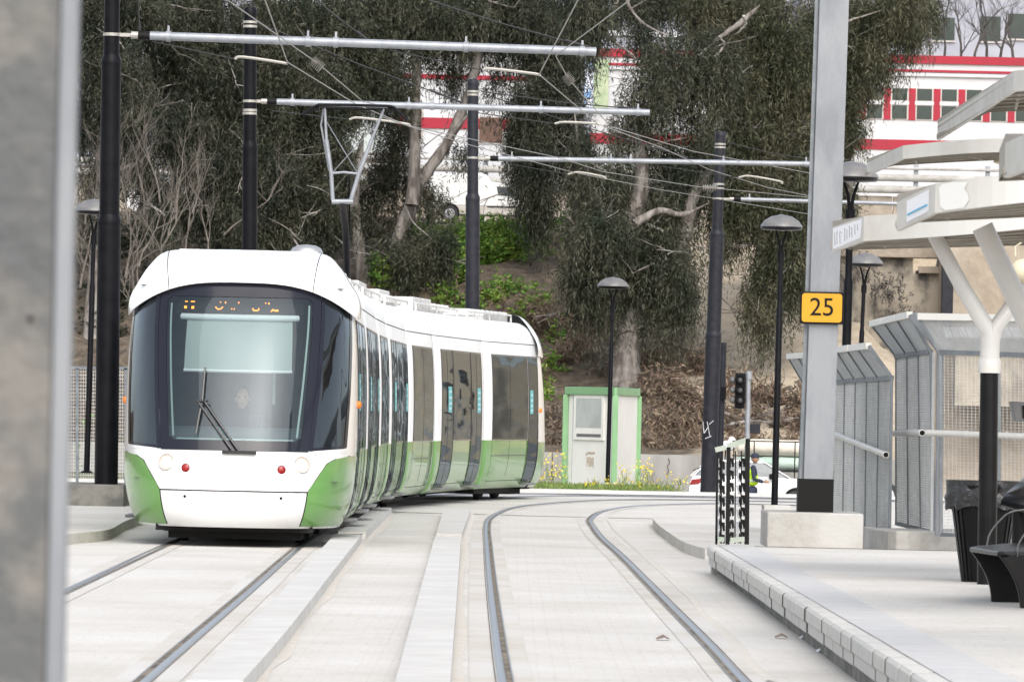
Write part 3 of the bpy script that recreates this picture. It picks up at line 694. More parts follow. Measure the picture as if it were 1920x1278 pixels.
        d.box((-.93, 1.6, .8), (-.89, 1.66, 2.6)); d.box((.36, 1.6, 1.6), (.39, 1.64, 2.2))
        T(d).build('cab_rib', 'cab_rib', tram, smooth=50)
        d = MB(); d.grid([[nose_pt(x*.6, z, -.10) for x in np.linspace(-1, 1, 9)] for z in (2.66, 2.80)]); ds = T(d).build('destination_display', 'black_flat', tram)
        # lit dots as the photograph shows them (pixel centres)
        d = MB(); dots = []
        def cl(x, y, pat, sp=3.3):
            for (i, j) in pat: dots.append((x+i*sp*.62, y+j*sp*.62))
        sq = [(i, j) for i in range(4) for j in range(4)]
        cl(346, 551, sq, 1.6); cl(346, 564.5, sq, 1.6); cl(361, 565, sq, 1.6)
        cl(358, 553.5, [(0, 1), (1, 1), (1, 0), (2, 1), (2, 0), (3, 1), (3, 0), (3, -1), (4, 1), (4, 0), (4, -1)], 2.4)
        cl(417, 555, [(0, 0)]); cl(427, 553.5, [(0, 0), (0, 1), (0, 2)]); cl(409, 566, [(0, 0), (1, 1), (2, 2), (3, 2), (4, 2), (5, 2), (6, 1), (7, 0)], 3); cl(440, 569.5, [(0, 0), (3, 0)], 2.6)
        cl(452.5, 554.5, [(0, 0), (0, 1), (0, 2)], 2.6); cl(480.5, 569, [(0, 0), (0, 1), (1, 2), (2, 2), (3, 2), (4, 2), (5, 2), (6, 1), (6, 0)], 3); cl(505, 558, [(0, 0), (4, -1), (4, 0), (4, 1)], 2.6)
        cl(518, 572.5, [(0, 0), (1, -1), (1, 0), (-1, 1)], 2.6); cl(529, 572, [(0, 0), (0, 1), (-1, 1), (-3, 1), (-4, 0), (-2, 0)], 2.6)
        for x, y in dots:
            g = ((x-457-(y-620)*.0218)/168)/1.25; z = HC+(773-(y-.0218*(x-960)))/168.0; g, z = g, z-.0
            p = nose_pt(g, min(2.79, z), -.09); n = Vector((0, -1, .3)).normalized(); d.obox(p, (.0062, 0, 0), (0, .002, 0), (0, 0, .0062))
        T(d).build('lit_dot', 'led', ds)
    return body
SEC = [(.22, 1.10), (.27, 1.16), (.40, 1.235), (.6, 1.285), (.8, 1.31), (1.08, 1.325), (1.7, 1.325), (2.1, 1.312), (2.4, 1.295), (2.6, 1.275), (2.795, 1.245)]
FAIR = [(2.81, 1.245), (2.9, 1.225), (3.02, 1.17), (3.12, 1.08), (3.19, .95), (3.20, .90)]
SECs = catmull([(w, 0, z) for z, w in SEC], 3); FAIRs = catmull([(w, 0, z) for z, w in FAIR], 3)
SECt = [(p.z, p.x) for p in SECs]
def side_pt(s, l, z, o=0.0):
    w = lerpl(SECt, z); return Vector((s*(w+o), l, z))
def side_patch(mb, s, l0, l1, z0, z1, o, mi=0):
    zs = np.linspace(z0, z1, max(2, int((z1-z0)/.12)+2)); rows = [[side_pt(s, l, z, o) for l in (l0, l1)] for z in zs]; mb.grid(rows, mi)
    # thin returns so the pane has a visible edge
    for l in (l0, l1): mb.grid([[side_pt(s, l, z, o), side_pt(s, l, z, o-.012)] for z in zs], mi)
def make_section(tram, M, L_, kind, gap0=True, gap1=True):
    T = lambda mb: rot(mb, M)
    b = MB(); a0 = .14 if gap0 else 0; a1 = .13 if gap1 else 0
    def ring(l, k):
        r = [Vector((p.x*k, l, p.z)) for p in SECs]; return r
    st = [(a0, .965), (a0+.03, .988), (a0+.10, 1.0)]+[(a0+.14+(L_-a0-a1-.28)*i/4, 1.0) for i in range(1, 5)]+[(L_-a1-.05, .985), (L_-a1, .955)]
    for s in (-1, 1):
        rows = [[Vector((s*p.x, p.y, p.z)) for p in ring(l, k)] for l, k in st]
        zz = [(p.z) for p in SECs]
        b.grid(rows, mf=lambda i, j: 1 if (zz[j]+zz[j+1])/2 < 1.08 else 0)
        for l, k in (st[0], st[-1]):
            b.grid([[Vector((s*p.x*k, l, p.z)), Vector((0, l, p.z))] for p in SECs], mi=2)
        b.grid([[Vector((s*st_k*1.1, l, .22)), Vector((0, l, .22))] for l, st_k in st])
    sec = T(b).build('car_section', ['white_side', 'green_paint', 'black_rubber'], tram, smooth=45, fixn=False)
    f = MB()
    for s in (-1, 1):
        rows = []
        for l, k in st: rows.append([Vector((s*p.x*k, l, p.z)) for p in FAIRs])
        f.grid(rows)
        for l, k in (st[0], st[-1]): f.grid([[Vector((s*p.x*k, l, p.z)), Vector((s*.8, l, p.z))] for p in FAIRs])
    f.grid([[(-.95, l, 3.12), (.95, l, 3.12)] for l in (a0, L_-a1)])
    T(f).build('roof_fairing', 'white_side', sec, smooth=45)
    for s in (-1, 1): g = MB(); g.grid([[side_pt(s, l, 2.795, -.004), Vector((s*1.235, l, 2.815))] for l in (a0+.1, L_-a1-.1)]); T(g).build('roof_joint', 'black_flat', sec)
    # openings
    lay = {'door': [('pillar', .55), ('door', 1.35), ('strip', .09), ('window', 2.15), ('strip', .09), ('door', 1.35), ('pillar', .5)],
           'bogie': [('pillar', .55), ('win2', 3.0), ('pillar', .4)],
           'cab': [('pillar', .12), ('sdoor', .85), ('strip', .08), ('win2', 3.1), ('pillar', .5)]}[kind]
    tot = sum(w for _, w in lay); k = (L_-a0-a1)/tot
    for s in (-1, 1):
        l = a0
        seq = lay
        for nm, w in seq:
            l0, l1 = l, l+w*k; l = l1
            if nm in ('door', 'sdoor'):
                d = MB(); side_patch(d, s, l0+.02, l1-.02, .36, 2.56, .009); dd = T(d).build('door', 'side_glass', sec, smooth=60)
                d = MB(); m_ = (l0+l1)/2
                if nm == 'door':
                    for x in (m_-.006,): side_patch(d, s, x, x+.012, .36, 2.56, .012)
                side_patch(d, s, l0, l0+.02, .34, 2.58, .012); side_patch(d, s, l1-.02, l1, .34, 2.58, .012); side_patch(d, s, l0, l1, 2.56, 2.59, .012); side_patch(d, s, l0, l1, .33, .36, .012)
                T(d).build('door_frame', 'black_trim', sec, smooth=60)
                d = MB(); d.box((s*1.16-.06, l0+.06, .27), (s*1.16+.17*s if s > 0 else s*1.16+.06, l1-.06, .305)) if s > 0 else d.box((-1.33, l0+.06, .27), (-1.1, l1-.06, .305)); T(d).build('door_step', 'lamp_grey', sec, bevel=.01)
                d = MB(); side_patch(d, s, l0+(l1-l0)*.56, l0+(l1-l0)*.86, 1.55, 1.98, .013); T(d).build('door_sticker', 'teal', sec)
                d = MB()
                for zz in (1.60, 1.68, 1.78, 1.88): side_patch(d, s, l0+(l1-l0)*.60, l0+(l1-l0)*.82, zz, zz+.03, .015)
                T(d).build('sticker_print', 'teal_light', sec)
            elif nm in ('window', 'win2'):
                d = MB(); side_patch(d, s, l0+.02, l1-.02, 1.11, 2.56, .009); T(d).build('window', 'side_glass', sec, smooth=60)
                d = MB(); m_ = (l0+l1)/2
                if nm == 'win2': side_patch(d, s, m_-.008, m_+.008, 1.11, 2.56, .012)
                side_patch(d, s, l0, l1, 2.56, 2.59, .012); side_patch(d, s, l0, l1, 1.085, 1.11, .012); side_patch(d, s, l0, l0+.02, 1.1, 2.57, .012); side_patch(d, s, l1-.02, l1, 1.1, 2.57, .012)
                if nm == 'win2': side_patch(d, s, l0+.02, l1-.02, .80, .815, .004)
                T(d).build('window_frame', 'black_trim', sec, smooth=60)
                d = MB(); q = 3 if nm == 'win2' else 2
                for x in np.linspace(l0+.02, l1-.02, q): side_patch(d, s, x-.004, x+.004, .36, 1.07, .003)
                side_patch(d, s, l0+.02, l1-.02, .355, .362, .003)
                T(d).build('panel_seam', 'black_flat', sec)
    # roof kit
    d = MB()
    if kind == 'door': d.box((-.8, L_*.12, 3.12), (.8, L_*.45, 3.44)); d.box((-.7, L_*.52, 3.12), (.7, L_*.72, 3.36)); d.box((-.6, L_*.77, 3.12), (.6, L_*.92, 3.30))
    elif kind == 'bogie': d.box((-.75, L_*.15, 3.12), (.75, L_*.5, 3.46)); d.box((-.6, L_*.55, 3.12), (.7, L_*.85, 3.34))
    else: d.box((-.8, L_*.1, 3.12), (.8, L_*.55, 3.38))
    for i in range(9):
        x = L_*(.14+.08*i); d.box((-.81, x, 3.26), (.81, x+.05, 3.385))
    T(d).build('roof_equipment', 'roof_grey', sec, bevel=.02)
    d = MB()
    for s in (-1, 1):
        d.tube([(s*.86, L_*.1, 3.15), (s*.86, L_*.1, 3.33), (s*.86, L_*.9, 3.33), (s*.86, L_*.9, 3.15)], .018, 6); d.tube([(s*.86, L_*.5, 3.15), (s*.86, L_*.5, 3.33)], .015, 5)
    T(d).build('roof_rail', 'roof_grey', sec, smooth=40)
    if kind in ('bogie', 'cab'):
        d = MB(); ws = (.3, .62) if kind == 'bogie' else (.15, .45)
        for q in ws:
            for s in (-1, 1):
                d.lathe((s*.68, L_*q, .30), [(.29, -.06), (.30, .0), (.27, .05), (.1, .06)], 20, axis=(s, 0, 0))
        d.box((-.9, L_*.1, .12), (.9, L_*.75, .24)); T(d).build('bogie', 'under', sec, smooth=40)
    else:
        d = MB(); d.box((-.9, L_*.1, .17), (.9, L_*.9, .23)); T(d).build('underframe', 'under', sec)
    return sec
CY = [63.3, 70.3, 77.3, 81.8, 88.6, 93.0, 99.5, 106.0]; CX = [-3.07, -3.10, -3.10, -3.06, -2.90, -2.53, -1.74, -.36]
tram = thing('tram', (CX[0], CY[0], 0), 'white and green articulated tram with lit headlights coming round the curve', 'tram')
def frame(i, j):
    a, b = Vector((CX[i], CY[i], 0)), Vector((CX[j], CY[j], 0)); d = (b-a); L_ = d.length; d.normalize(); x = Vector((d.y, -d.x, 0))
    return Matrix(((x.x, d.x, 0, a.x), (x.y, d.y, 0, a.y), (0, 0, 1, 0), (0, 0, 0, 1))), L_
Mx, L_ = frame(0, 1)
make_cab(tram, Mx, True)
make_section(tram, Mx @ Matrix.Translation((0, 2.0, 0)), L_-2.0, 'cab', gap0=False)
kinds = ['door', 'bogie', 'door', 'bogie', 'door']
for i, k in enumerate(kinds):
    M_, L_ = frame(i+1, i+2); make_section(tram, M_, L_, k)
M_, L_ = frame(7, 6)     # tail, seen from behind its own nose
make_cab(tram, M_, False)
make_section(tram, M_ @ Matrix.Translation((0, 2.0, 0)), L_-2.0, 'cab', gap0=False)
for i in range(1, 7):
    a = Vector((CX[i], CY[i], 0)); M0, _ = frame(i-1, i+1 if i < 7 else i); M0 = Matrix.Translation(a) @ M0.to_3x3().to_4x4()
    b = MB(); n = 9
    rows = []
    for k in range(n):
        l = -.11+.22*k/(n-1); w = .93 if k % 2 else .975
        half = [Vector((p.x*w, l, p.z)) for p in SECs]+[Vector((p.x*w, l, p.z)) for p in FAIRs]
        rows.append(half+[Vector((-p.x, p.y, p.z)) for p in half[::-1]])
    b.grid(rows); rot(b, M0).build('bellows', 'black_rubber', tram)
d = MB(); d.lathe(P(575, 472, 66.5), [(.19, -.1), (.19, .0), (.165, .045), (.10, .075), (.001, .085)], 24); d.build('roof_antenna', 'hub', tram, smooth=40)
# number on the cab side
text_mesh('115', .11, 'fleet_number', 'ink', Mx @ Vector((1.329, 1.95+.12, .98)), Mx.to_3x3() @ Vector((0, 1, 0)), (0, 0, 1), tram, .002)
# pantograph
Yp = 91.0
def PP(x, y, dy=0): return P(x, y, Yp+dy)
pan = MB()
k0, k1 = PP(622, 378), PP(662, 378)
pan.tube([k0, k1], .04, 8)
up = MB()
up.tube([PP(624, 375), PP(621, 325), PP(612, 262)], .033, 8); up.tube([PP(658, 375), PP(673, 325), PP(697, 262)], .033, 8)
up.tube([PP(612, 262), PP(609, 203)], .022, 8); up.tube([PP(697, 262), PP(720, 205)], .022, 8); up.tube([PP(617, 320, .1), PP(602, 235, .1), PP(606, 205, .1)], .016, 6)
up.tube([PP(621, 325), PP(645, 323), PP(672, 326)], .02, 6)
up.tube([PP(612, 228), PP(671, 326)], .007, 4); up.tube([PP(710, 228), PP(621, 326)], .007, 4)
lo = MB(); lo.tube([PP(642, 380), PP(649, 440, 1.2), PP(652, 560, 2.4)], .06, 10); lo.tube([PP(655, 330, .3), PP(655, 378, .3), PP(656, 440, 1.0)], .014, 6)
hd = MB()
for dy in (-.15, .15):
    hd.tube([PP(566, 216, dy), PP(590, 200, dy), PP(597, 196.5, dy), PP(655, 197, dy), PP(730, 199, dy), PP(738, 201, dy), PP(764, 226, dy)], .022, 8)
hd.tube([PP(603, 203), PP(725, 206)], .018, 6); hd.box(tuple(PP(590, 208, -.12)), tuple(PP(600, 200, .12))); hd.box(tuple(PP(727, 213, -.12)), tuple(PP(737, 203, .12)))
pt = pan.build('pantograph', 'tube_grey', tram, smooth=50); up.build('upper_frame', 'tube_grey', pt, smooth=50); lo.build('lower_arm', 'black_pole', pt, smooth=50); hd.build('collector_head', 'black_pole', pt, smooth=50)
# ------------------------------------------------------------------ people
def skin_fig(name, joints, edges, matn, parent=None, loc=None):
    me = bpy.data.meshes.new(name); me.from_pydata([j[0] for j in joints], edges, []); o = bpy.data.objects.new(name, me); COL.objects.link(o)
    o.modifiers.new('s', 'SKIN'); su = o.modifiers.new('u', 'SUBSURF'); su.levels = 2; su.render_levels = 2
    if not me.skin_vertices: me.attributes  # layer made by the modifier
    bpy.context.view_layer.update()
    sv = me.skin_vertices[0].data if me.skin_vertices else None
    if sv is None:
        import bmesh
        bm = bmesh.new(); bm.from_mesh(me); bm.verts.layers.skin.verify(); bm.to_mesh(me); bm.free(); sv = me.skin_vertices[0].data
    for i, j in enumerate(joints): sv[i].radius = (j[1], j[2] if len(j) > 2 else j[1])
    sv[0].use_root = True
    dg = bpy.context.evaluated_depsgraph_get(); bpy.context.view_layer.update()
    m2 = bpy.data.meshes.new_from_object(o.evaluated_get(bpy.context.evaluated_depsgraph_get())); bpy.data.objects.remove(o)
    m2.materials.clear(); m2.materials.append(MATS[matn]); m2.polygons.foreach_set('use_smooth', [True]*len(m2.polygons))
    o = bpy.data.objects.new(name, m2); COL.objects.link(o); o.parent = parent
    if loc is not None: o.location = Vector(loc)-wloc(parent)
    return o
def head_mb(c, r, mi=0):
    """c centre, face towards -y (local)"""
    h = MB(); h.ico((0, 0, 0), 1, nz=14, n=20)
    out = []
    for x, y, z in h.v:
        x *= .74; y *= .9; z *= 1.16
        if z < -.3: k = 1-(-.3-z)*.42; x *= k; y = y*k-.06*(-.3-z)
        if y < -.5: x *= .96
        # nose, eye hollows, mouth
        out.append((x, y, z))
    h.v = out
    h.add([(-.1, -.86, .08), (.1, -.86, .08), (-.17, -.80, -.28), (.17, -.80, -.28), (0, -.85, .12), (0, -1.08, -.25)], [(0, 4, 5, 2), (4, 1, 3, 5), (2, 5, 3)])
    for s in (-1, 1): h.ico((s*.74, .02, -.02), .16, sq=(.4, .8, 1.3))
    h.v = [(c[0]+x*r, c[1]+y*r, c[2]+z*r) for x, y, z in h.v]; return h
def face_bits(c, r):
    e = MB()
    for s in (-1, 1): e.ico((c[0]+s*.28*r, c[1]-.80*r, c[2]+.10*r), .10*r, sq=(1.2, .5, .6)); e.bar((c[0]+s*.14*r, c[1]-.86*r, c[2]+.27*r), (c[0]+s*.44*r, c[1]-.78*r, c[2]+.28*r), .05*r)
    e.bar((c[0]-.2*r, c[1]-.86*r, c[2]-.50*r), (c[0]+.2*r, c[1]-.86*r, c[2]-.50*r), .05*r); return e
# driver
dc = Mx @ Vector((.03, 1.35, 1.66)); root = thing('person', (dc.x, dc.y, .75), 'tram driver seated behind the windshield in dark clothes, face under the blind', 'person')
J = [((0, 0, 0), .17, .13), ((0, .0, .22), .18, .13), ((0, 0, .48), .19, .11), ((0, -.01, .62), .07), ((.2, 0, .52), .075), ((.27, -.08, .28), .055), ((.17, -.33, .2), .04), ((.12, -.42, .22), .035), ((-.2, 0, .52), .075), ((-.27, -.08, .28), .055), ((-.17, -.33, .2), .04), ((-.12, -.42, .22), .035), ((.12, -.2, -.02), .09), ((.14, -.5, -.02), .07), ((-.12, -.2, -.02), .09), ((-.14, -.5, -.02), .07), ((.14, -.5, -.1), .05), ((-.14, -.5, -.1), .05)]
skin_fig('body', J, [(0, 1), (1, 2), (2, 3), (2, 4), (4, 5), (5, 6), (6, 7), (2, 8), (8, 9), (9, 10), (10, 11), (0, 12), (12, 13), (0, 14), (14, 15), (13, 16), (15, 17)], 'navy', root, (dc.x, dc.y, .90))
hc = (dc.x, dc.y, 1.66); head_mb(hc, .105).build('head', 'skin', root, smooth=60); face_bits(hc, .105).build('face_features', 'hair', root)
h = MB(); h.ico((hc[0], hc[1]+.05, hc[2]+.02), .120, sq=(.80, 1, 1.08)); h.build('hair', 'hair', root, smooth=60)
# ------------------------------------------------------------------ catenary poles
def arm_z(px, py, Y): return P(px, py, Y)
def cat_pole(base, Y, top_px, widths, collar_ys, arm, clamps, label, mname, zb, cap=True):
    b = P(base[0], base[1], Y); b.z = zb
    tp = P(top_px[0], top_px[1], Y)
    ax = (tp-b)
    t = thing('catenary_pole', b, label, 'pole', 'catenary poles along the tram line')
    s = F/Y
    def at(py):
        z = P(base[0], py, Y).z; k = (z-b.z)/ax.z; return b+ax*k
    r0, r1, r2 = [w/2/s for w in widths]
    m = MB(); c0 = at(collar_ys[0]); c1 = at(collar_ys[1]) if len(collar_ys) > 1 else None
    m.tube([b, c1 or c0], [r0, r0*.985], 24); pl = m.build('pole_base', mname, t, smooth=40)
    m = MB()
    if c1:
        m.tube([c1, c0], [r1, r1*.98], 24); m.build('pole_middle', mname, t, smooth=40)
        m = MB(); m.lathe(c1, [(r0*1.0, -.03), (r0*1.02, 0), (r0*1.0, .05), (r1, .12)], 24); m.build('collar', mname, t, smooth=30)
    m = MB(); m.tube([c0, tp], [r2, r2*.97], 24)
    if cap: m.lathe(tp, [(r2*1.04, -.02), (r2*1.04, .05), (r2*.8, .09), (.01, .1)], 24)
    m.build('pole_top', mname, t, smooth=40)
    rc = r1 if c1 else r0
    m = MB(); m.lathe(c0, [(rc*1.0, -.03), (rc*1.02, 0), (rc*1.0, .05), (r2, .12)], 24); m.build('collar', mname, t, smooth=30)
    m = MB()
    for y in clamps: m = MB(); m.lathe(at(y), [(r2*1.06, -.022), (r2*1.06, .022)], 24); m.build('clamp_band', 'clamp', t, smooth=30)
    if arm:
        (x0, y0), (x1, y1), rw = arm; a, c = P(x0, y0, Y), P(x1, y1, Y)
        u = (c-a).normalized(); m = MB(); m.tube([a+u*.25, c], rw, 12)
        for k in (.08, .38, .44, .72, .97):
            q = a.lerp(c, k); m.tube([q-u*.035, q+u*.035], rw*1.25, 12); m.bar(q+Vector((0, 0, rw)), q+Vector((0, 0, rw+.09)), .03)
        ar = m.build('bracket_arm', 'tube_grey', t, smooth=40)
        m = MB(); m.tube([a+u*.10, a+u*.27], rw*1.02, 12); m.build('insulator', 'black_flat', ar, smooth=40)
        m = MB(); m.tube([a, a+u*.11], rw*.9, 10); m.bar(a, Vector((at(y0).x, Y, a.z)), .05); m.build('hinge', 'clamp', ar)
    return t
cat_pole((199, 906), 81.4, (212, -160), (44, 38, 30), (118, 418), ((246, 66), (1118, 97), .062), (65, -20), 'tall black pole left of the tram, standing on the dark concrete block', 'black_pole', .42)
cat_pole((466, 980), 98.8, (469, 24), (29, 29, 25), (278,), ((490, 190), (1218, 211), .055), (42, 50, 190, 207, 213), 'black catenary pole rising behind the tram cab roof', 'black_pole', .0)
cat_pole((884, 950), 118.5, (887, 157), (27, 27, 21), (374,), ((910, 297), (1530, 308), .055), (172, 178, 296), 'dark grey catenary pole behind the middle of the tram', 'pole_navy', .0)
cat_pole((1327, 917), 137.5, (1351, 254), (30, 27, 20), (440, 630), ((1368, 373), (1830, 386), .05), (270, 276, 345, 353, 372), 'dark grey catenary pole between the green shed and the traffic light', 'pole_navy', -.95)
m = MB()
for a, b in [((1318, 790), (1320, 812)), ((1320, 812), (1328, 800)), ((1326, 790), (1331, 818)), ((1330, 795), (1338, 788)), ((1322, 822), (1334, 817))]:
    m.tube([P(*a, 137.18), P(*b, 137.18)], .006, 4)
tag(m.build('graffiti', 'paper'), 'small white scribble on the lower part of the dark pole beside the traffic light', 'graffiti')
# wires
def wire(name, pts, r, m, label, cat, sag=0):
    W_ = [P(*p) for p in pts]; mb = MB(); mb.tube(W_, r, 5)
    return tag(mb.build(name, m, smooth=60), label, cat)
wire('contact_wire', [(470, -70, 60), (497, 0, 68), (539, 117, 81.4), (668, 196, 91), (765, 236, 98.8), (1053, 297, 112), (1130, 322, 118.5), (1300, 349, 132), (1700, 388, 150)], .0085, 'wire_light', 'contact wire over the tram track, meeting the pantograph', 'wire')
wire('messenger_wire', [(330, -60, 66), (426, 0, 72), (597, 120, 84), (680, 190, 91), (705, 196, 92)], .0085, 'wire_light', 'upper wire running down left to the pantograph, with an insulator', 'wire')
wire('contact_wire', [(1200, -60, 60), (1084, 0, 66), (1011, 140, 81.4), (1120, 232, 98.8), (1240, 277, 112), (1330, 318, 122), (1440, 352, 132), (1540, 372, 140)], .0085, 'wire_light', 'contact wire over the empty right-hand track', 'wire')
wire('messenger_wire', [(1195, -10, 68), (1042, 105, 81.4), (1066, 148, 86), (1145, 238, 98.8), (1300, 284, 112), (1520, 325, 130)], .008, 'wire_light', 'wire rising steeply to the upper right above the empty track', 'wire')
wire('messenger_wire', [(715, 219, 92), (785, 243, 98.8), (877, 271, 106), (1078, 324, 118.5), (1240, 356, 130), (1520, 402, 150)], .008, 'wire_light', 'lower wire leaving the pantograph to the right', 'wire')
for a, b, Y, l in [((482, 43), (865, 192), 98.8, 'stay rod from the top of the pole behind the tram cab'), ((903, 172), (1208, 206), 98.9, 'short stay rod between the second and third poles'), ((905, 176), (1290, 296), 118.5, 'stay rod from the top of the dark grey pole behind the tram'), ((1366, 268), (1520, 300), 137.5, 'stay rod from the pole beside the traffic light'),
                   ((258, -40), (262, 58), 81.4, 'short upright wire above the left end of the nearest bracket arm'), ((560, -30), (690, 76), 81.4, 'stay rod reaching the middle of the nearest bracket arm'), ((770, -10), (1115, 92), 81.4, 'stay rod reaching the far end of the nearest bracket arm')]:
    mb = MB(); p, q = P(*a, Y), P(*b, Y); mb.tube([p, p.lerp(q, .5)+Vector((0, 0, -.03)), q], .011, 5); mb.tube([q.lerp(p, .16), q], .02, 5); tag(mb.build('stay_rod', 'wire_dark'), l, 'stay rod')
for pts, Y, l in [([(285, 78), (440, 111), (455, 107), (530, 118), (536, 121)], 81.4, 'curved steady arm under the nearest bracket arm, its left one'), ([(730, 94), (905, 132), (920, 129), (1005, 139), (1011, 143)], 81.4, 'curved steady arm under the nearest bracket arm, its right one'),
                  ([(510, 208), (655, 224), (675, 221), (760, 232), (768, 238)], 98.8, 'curved steady arm beside the pantograph head'), ([(890, 211), (1040, 232), (1060, 229), (1118, 232), (1124, 236)], 98.8, 'curved steady arm under the second bracket arm, its right end'),
                  ([(940, 305), (1065, 327), (1085, 323), (1130, 331), (1136, 336)], 118.5, 'curved steady arm under the third bracket arm, its left part'), ([(1240, 312), (1385, 333), (1405, 330), (1462, 340), (1466, 345)], 118.5, 'curved steady arm left of the tall galvanised column')]:
    t = thing('steady_arm', P(*pts[0], Y), l, 'steady arm'); mb = MB(); mb.tube([P(*p, Y) for p in pts[:2]], .009, 5); mb.build('tie', 'wire_dark', t)
    mb = MB(); mb.tube(catmull([P(*p, Y) for p in pts[1:]], 4), .022, 6); mb.build('tube', 'clamp', t, smooth=50)
for (x, y, x2, y2, Y, l) in [(586, 113, 603, 128, 84, 'ribbed insulator on the wire above the tram roof'), (1060, 140, 1073, 156, 86, 'ribbed insulator on the wire below the end of the nearest bracket arm'), (1318, 352, 1345, 352, 136, 'pale ribbed insulator fixed left of the pole beside the traffic light')]:
    mb = MB(); a, b = P(x, y, Y), P(x2, y2, Y); n = 6; d = b-a
    mb.lathe(a, [(.03 if k % 2 else .085, d.length*k/(2*n)) for k in range(2*n+1)], 12, axis=d); tag(mb.build('insulator', 'clamp', smooth=30), l, 'insulator')
for a, b, Y in [((536, 121), (540, 85), 81.4), ((1011, 141), (1013, 105), 81.4), ((455, 105), (484, 44), 98.8), ((1060, 90), (1055, 134), 84), ((1362, 345), (1362, 540), 137), ((1345, 540), (1330, 640), 137.2)]:
    pass
# ------------------------------------------------------------------ lamps
def lamp_head(mb, c, r, h):
    mb.lathe(c, [(r*.25, -.05), (r*.9, -.035), (r*1.0, 0), (r*.985, .02), (r*.8, .10*h/.2), (r*.5, .165*h/.2), (.01, .2*h/.2)], 32)
def street_lamp(base, zb, top, Y, label, r=.34, pole_r=.05, thick=False):
    tp = P(top[0], top[1], Y); b = P(base[0], base[1], Y); b.z = zb
    t = thing('street_lamp', b, label, 'street lamp', 'dome topped lamps along the tram stop')
    ax = tp-b; m = MB(); H = ax.length; u = ax.normalized()
    m.tube([b, b+u*(H*.68), b+u*(H*.69), b+u*(H-.62)], [pole_r, pole_r*.95, pole_r*.75, pole_r*.72], 14); m.lathe(b, [(pole_r*2, 0), (pole_r*2, .02), (pole_r*1.2, .04)], 12); m.build('post', 'black_pole', t, smooth=40)
    m = MB()
    for s in (-1, 1): m.tube([b+u*(H-.66), b+u*(H-.42)+Vector((s*.035, 0, 0)), b+u*(H-.2)+Vector((s*.11, 0, 0))], [.03, .022, .016], 6)
    m.tube([b+u*(H-.75), b+u*(H-.6)], pole_r*1.05, 12)
    m.build('bracket', 'black_pole', t, smooth=40)
    m = MB(); lamp_head(m, tp-u*.2, r, .2); m.build('lamp_shade', 'lamp_grey', t, smooth=50)
    m = MB(); m.lathe(tp-u*.235, [(r*.3, -.03), (r*.93, -.015), (r*1.0, .012), (r*.96, .03)], 32); m.build('shade_rim', 'black_gloss', t, smooth=50)
    return t
street_lamp((1139, 908), .1, (1150, 519), 121, 'slim lamp in front of the green and white shed')
street_lamp((1452, 948), .13, (1466, 402), 91.5, 'dark lamp beside the traffic light, left of the galvanised column', pole_r=.055)
street_lamp((1605, 760), .1, (1623, 474), 106, 'lamp behind the yellow 25 sign, seen under the canopy')
street_lamp((1577, 1010), .12, (1597, 302), 70.5, 'tallest lamp post right of the yellow 25 sign', pole_r=.06)
street_lamp((162, 905), .42, (178, 373), 94, 'lamp left of the tall black pole, on the dark block')
m = MB(); a = P(1112, 916, 121); m.box((a.x, 120.6, -.02), (P(1160, 916, 121).x, 121.4, .13)); tag(m.build('lamp_plinth', 'concrete', bevel=.01), 'low concrete plinth under the lamp by the green shed', 'plinth')
m = MB(); a = P(1430, 953, 91.5); m.box((a.x, 91.0, .1), (P(1480, 953, 91.5).x, 91.9, .18)); tag(m.build('lamp_plinth', 'concrete', bevel=.01), 'low concrete plinth under the lamp beside the galvanised column', 'plinth')
# dark block on left
m = MB(); m.box((P(100, 910, 81).x, 80.6, .10), (P(236, 910, 81).x, 83, .42)); struct(m.build('wall', 'concrete_dark', bevel=.01))
def wire_mesh(mb, a, b, c, d, nu, nv, ru=.004, rv=.004):
    """a-b bottom edge, d-c top edge"""
    for i in range(nu+1):
        t = i/nu; mb.bar(a.lerp(b, t), d.lerp(c, t), ru)
    for j in range(nv+1):
        t = j/nv; mb.bar(a.lerp(d, t), b.lerp(c, t), rv)
t = thing('mesh_fence', P(135, 905, 96), 'low grey wire mesh fence behind the tall black pole at left', 'fence')
m = MB(); a, b = P(60, 905, 96), P(262, 905, 96); c, d = P(262, 690, 96), P(60, 689, 96); a.z = b.z = .12; wire_mesh(m, a, b, c, d, 44, 34, .006, .009); m.build('wire_mesh', 'mesh_galv', t)
m = MB(); m.bar(d, c, .05); 
for x in (64, 145, 236): p, q = P(x, 905, 96), P(x, 690, 96); p.z = .1; m.bar(p, q, .05)
m.build('frame', 'fence_frame', t)
# ------------------------------------------------------------------ near column, column with sign
def hcol(x0, x1, y, z0, z1, dep, lean=0.0):
    m = MB(); tf = .02
    def L_(z): return (z-z0)*lean
    for a, b, c, d in ((x0, x1, y, y+tf), (x0, x1, y+dep-tf, y+dep), ((x0+x1)/2-.01, (x0+x1)/2+.01, y+tf+.001, y+dep-tf-.001)):
        m.hexa([(a, c, z0), (b, c, z0), (b, d, z0), (a, d, z0), (a+L_(z1), c, z1), (b+L_(z1), c, z1), (b+L_(z1), d, z1), (a+L_(z1), d, z1)])
    return m
Yn = 8.0; xr = P(134, 639, Yn).x
t = thing('galvanised_column', (xr-.13, Yn, .28), 'blurred stained galvanised column filling the left edge of the view', 'column')
m = MB(); z0, z1 = -.0, 5.0; w = .26
m.hexa([(xr-w, Yn, z0), (xr-.028, Yn, z0), (xr-.028, Yn+.02, z0), (xr-w, Yn+.02, z0), (xr-w, Yn, z1), (xr-.028, Yn, z1), (xr-.028, Yn+.02, z1), (xr-w, Yn+.02, z1)])
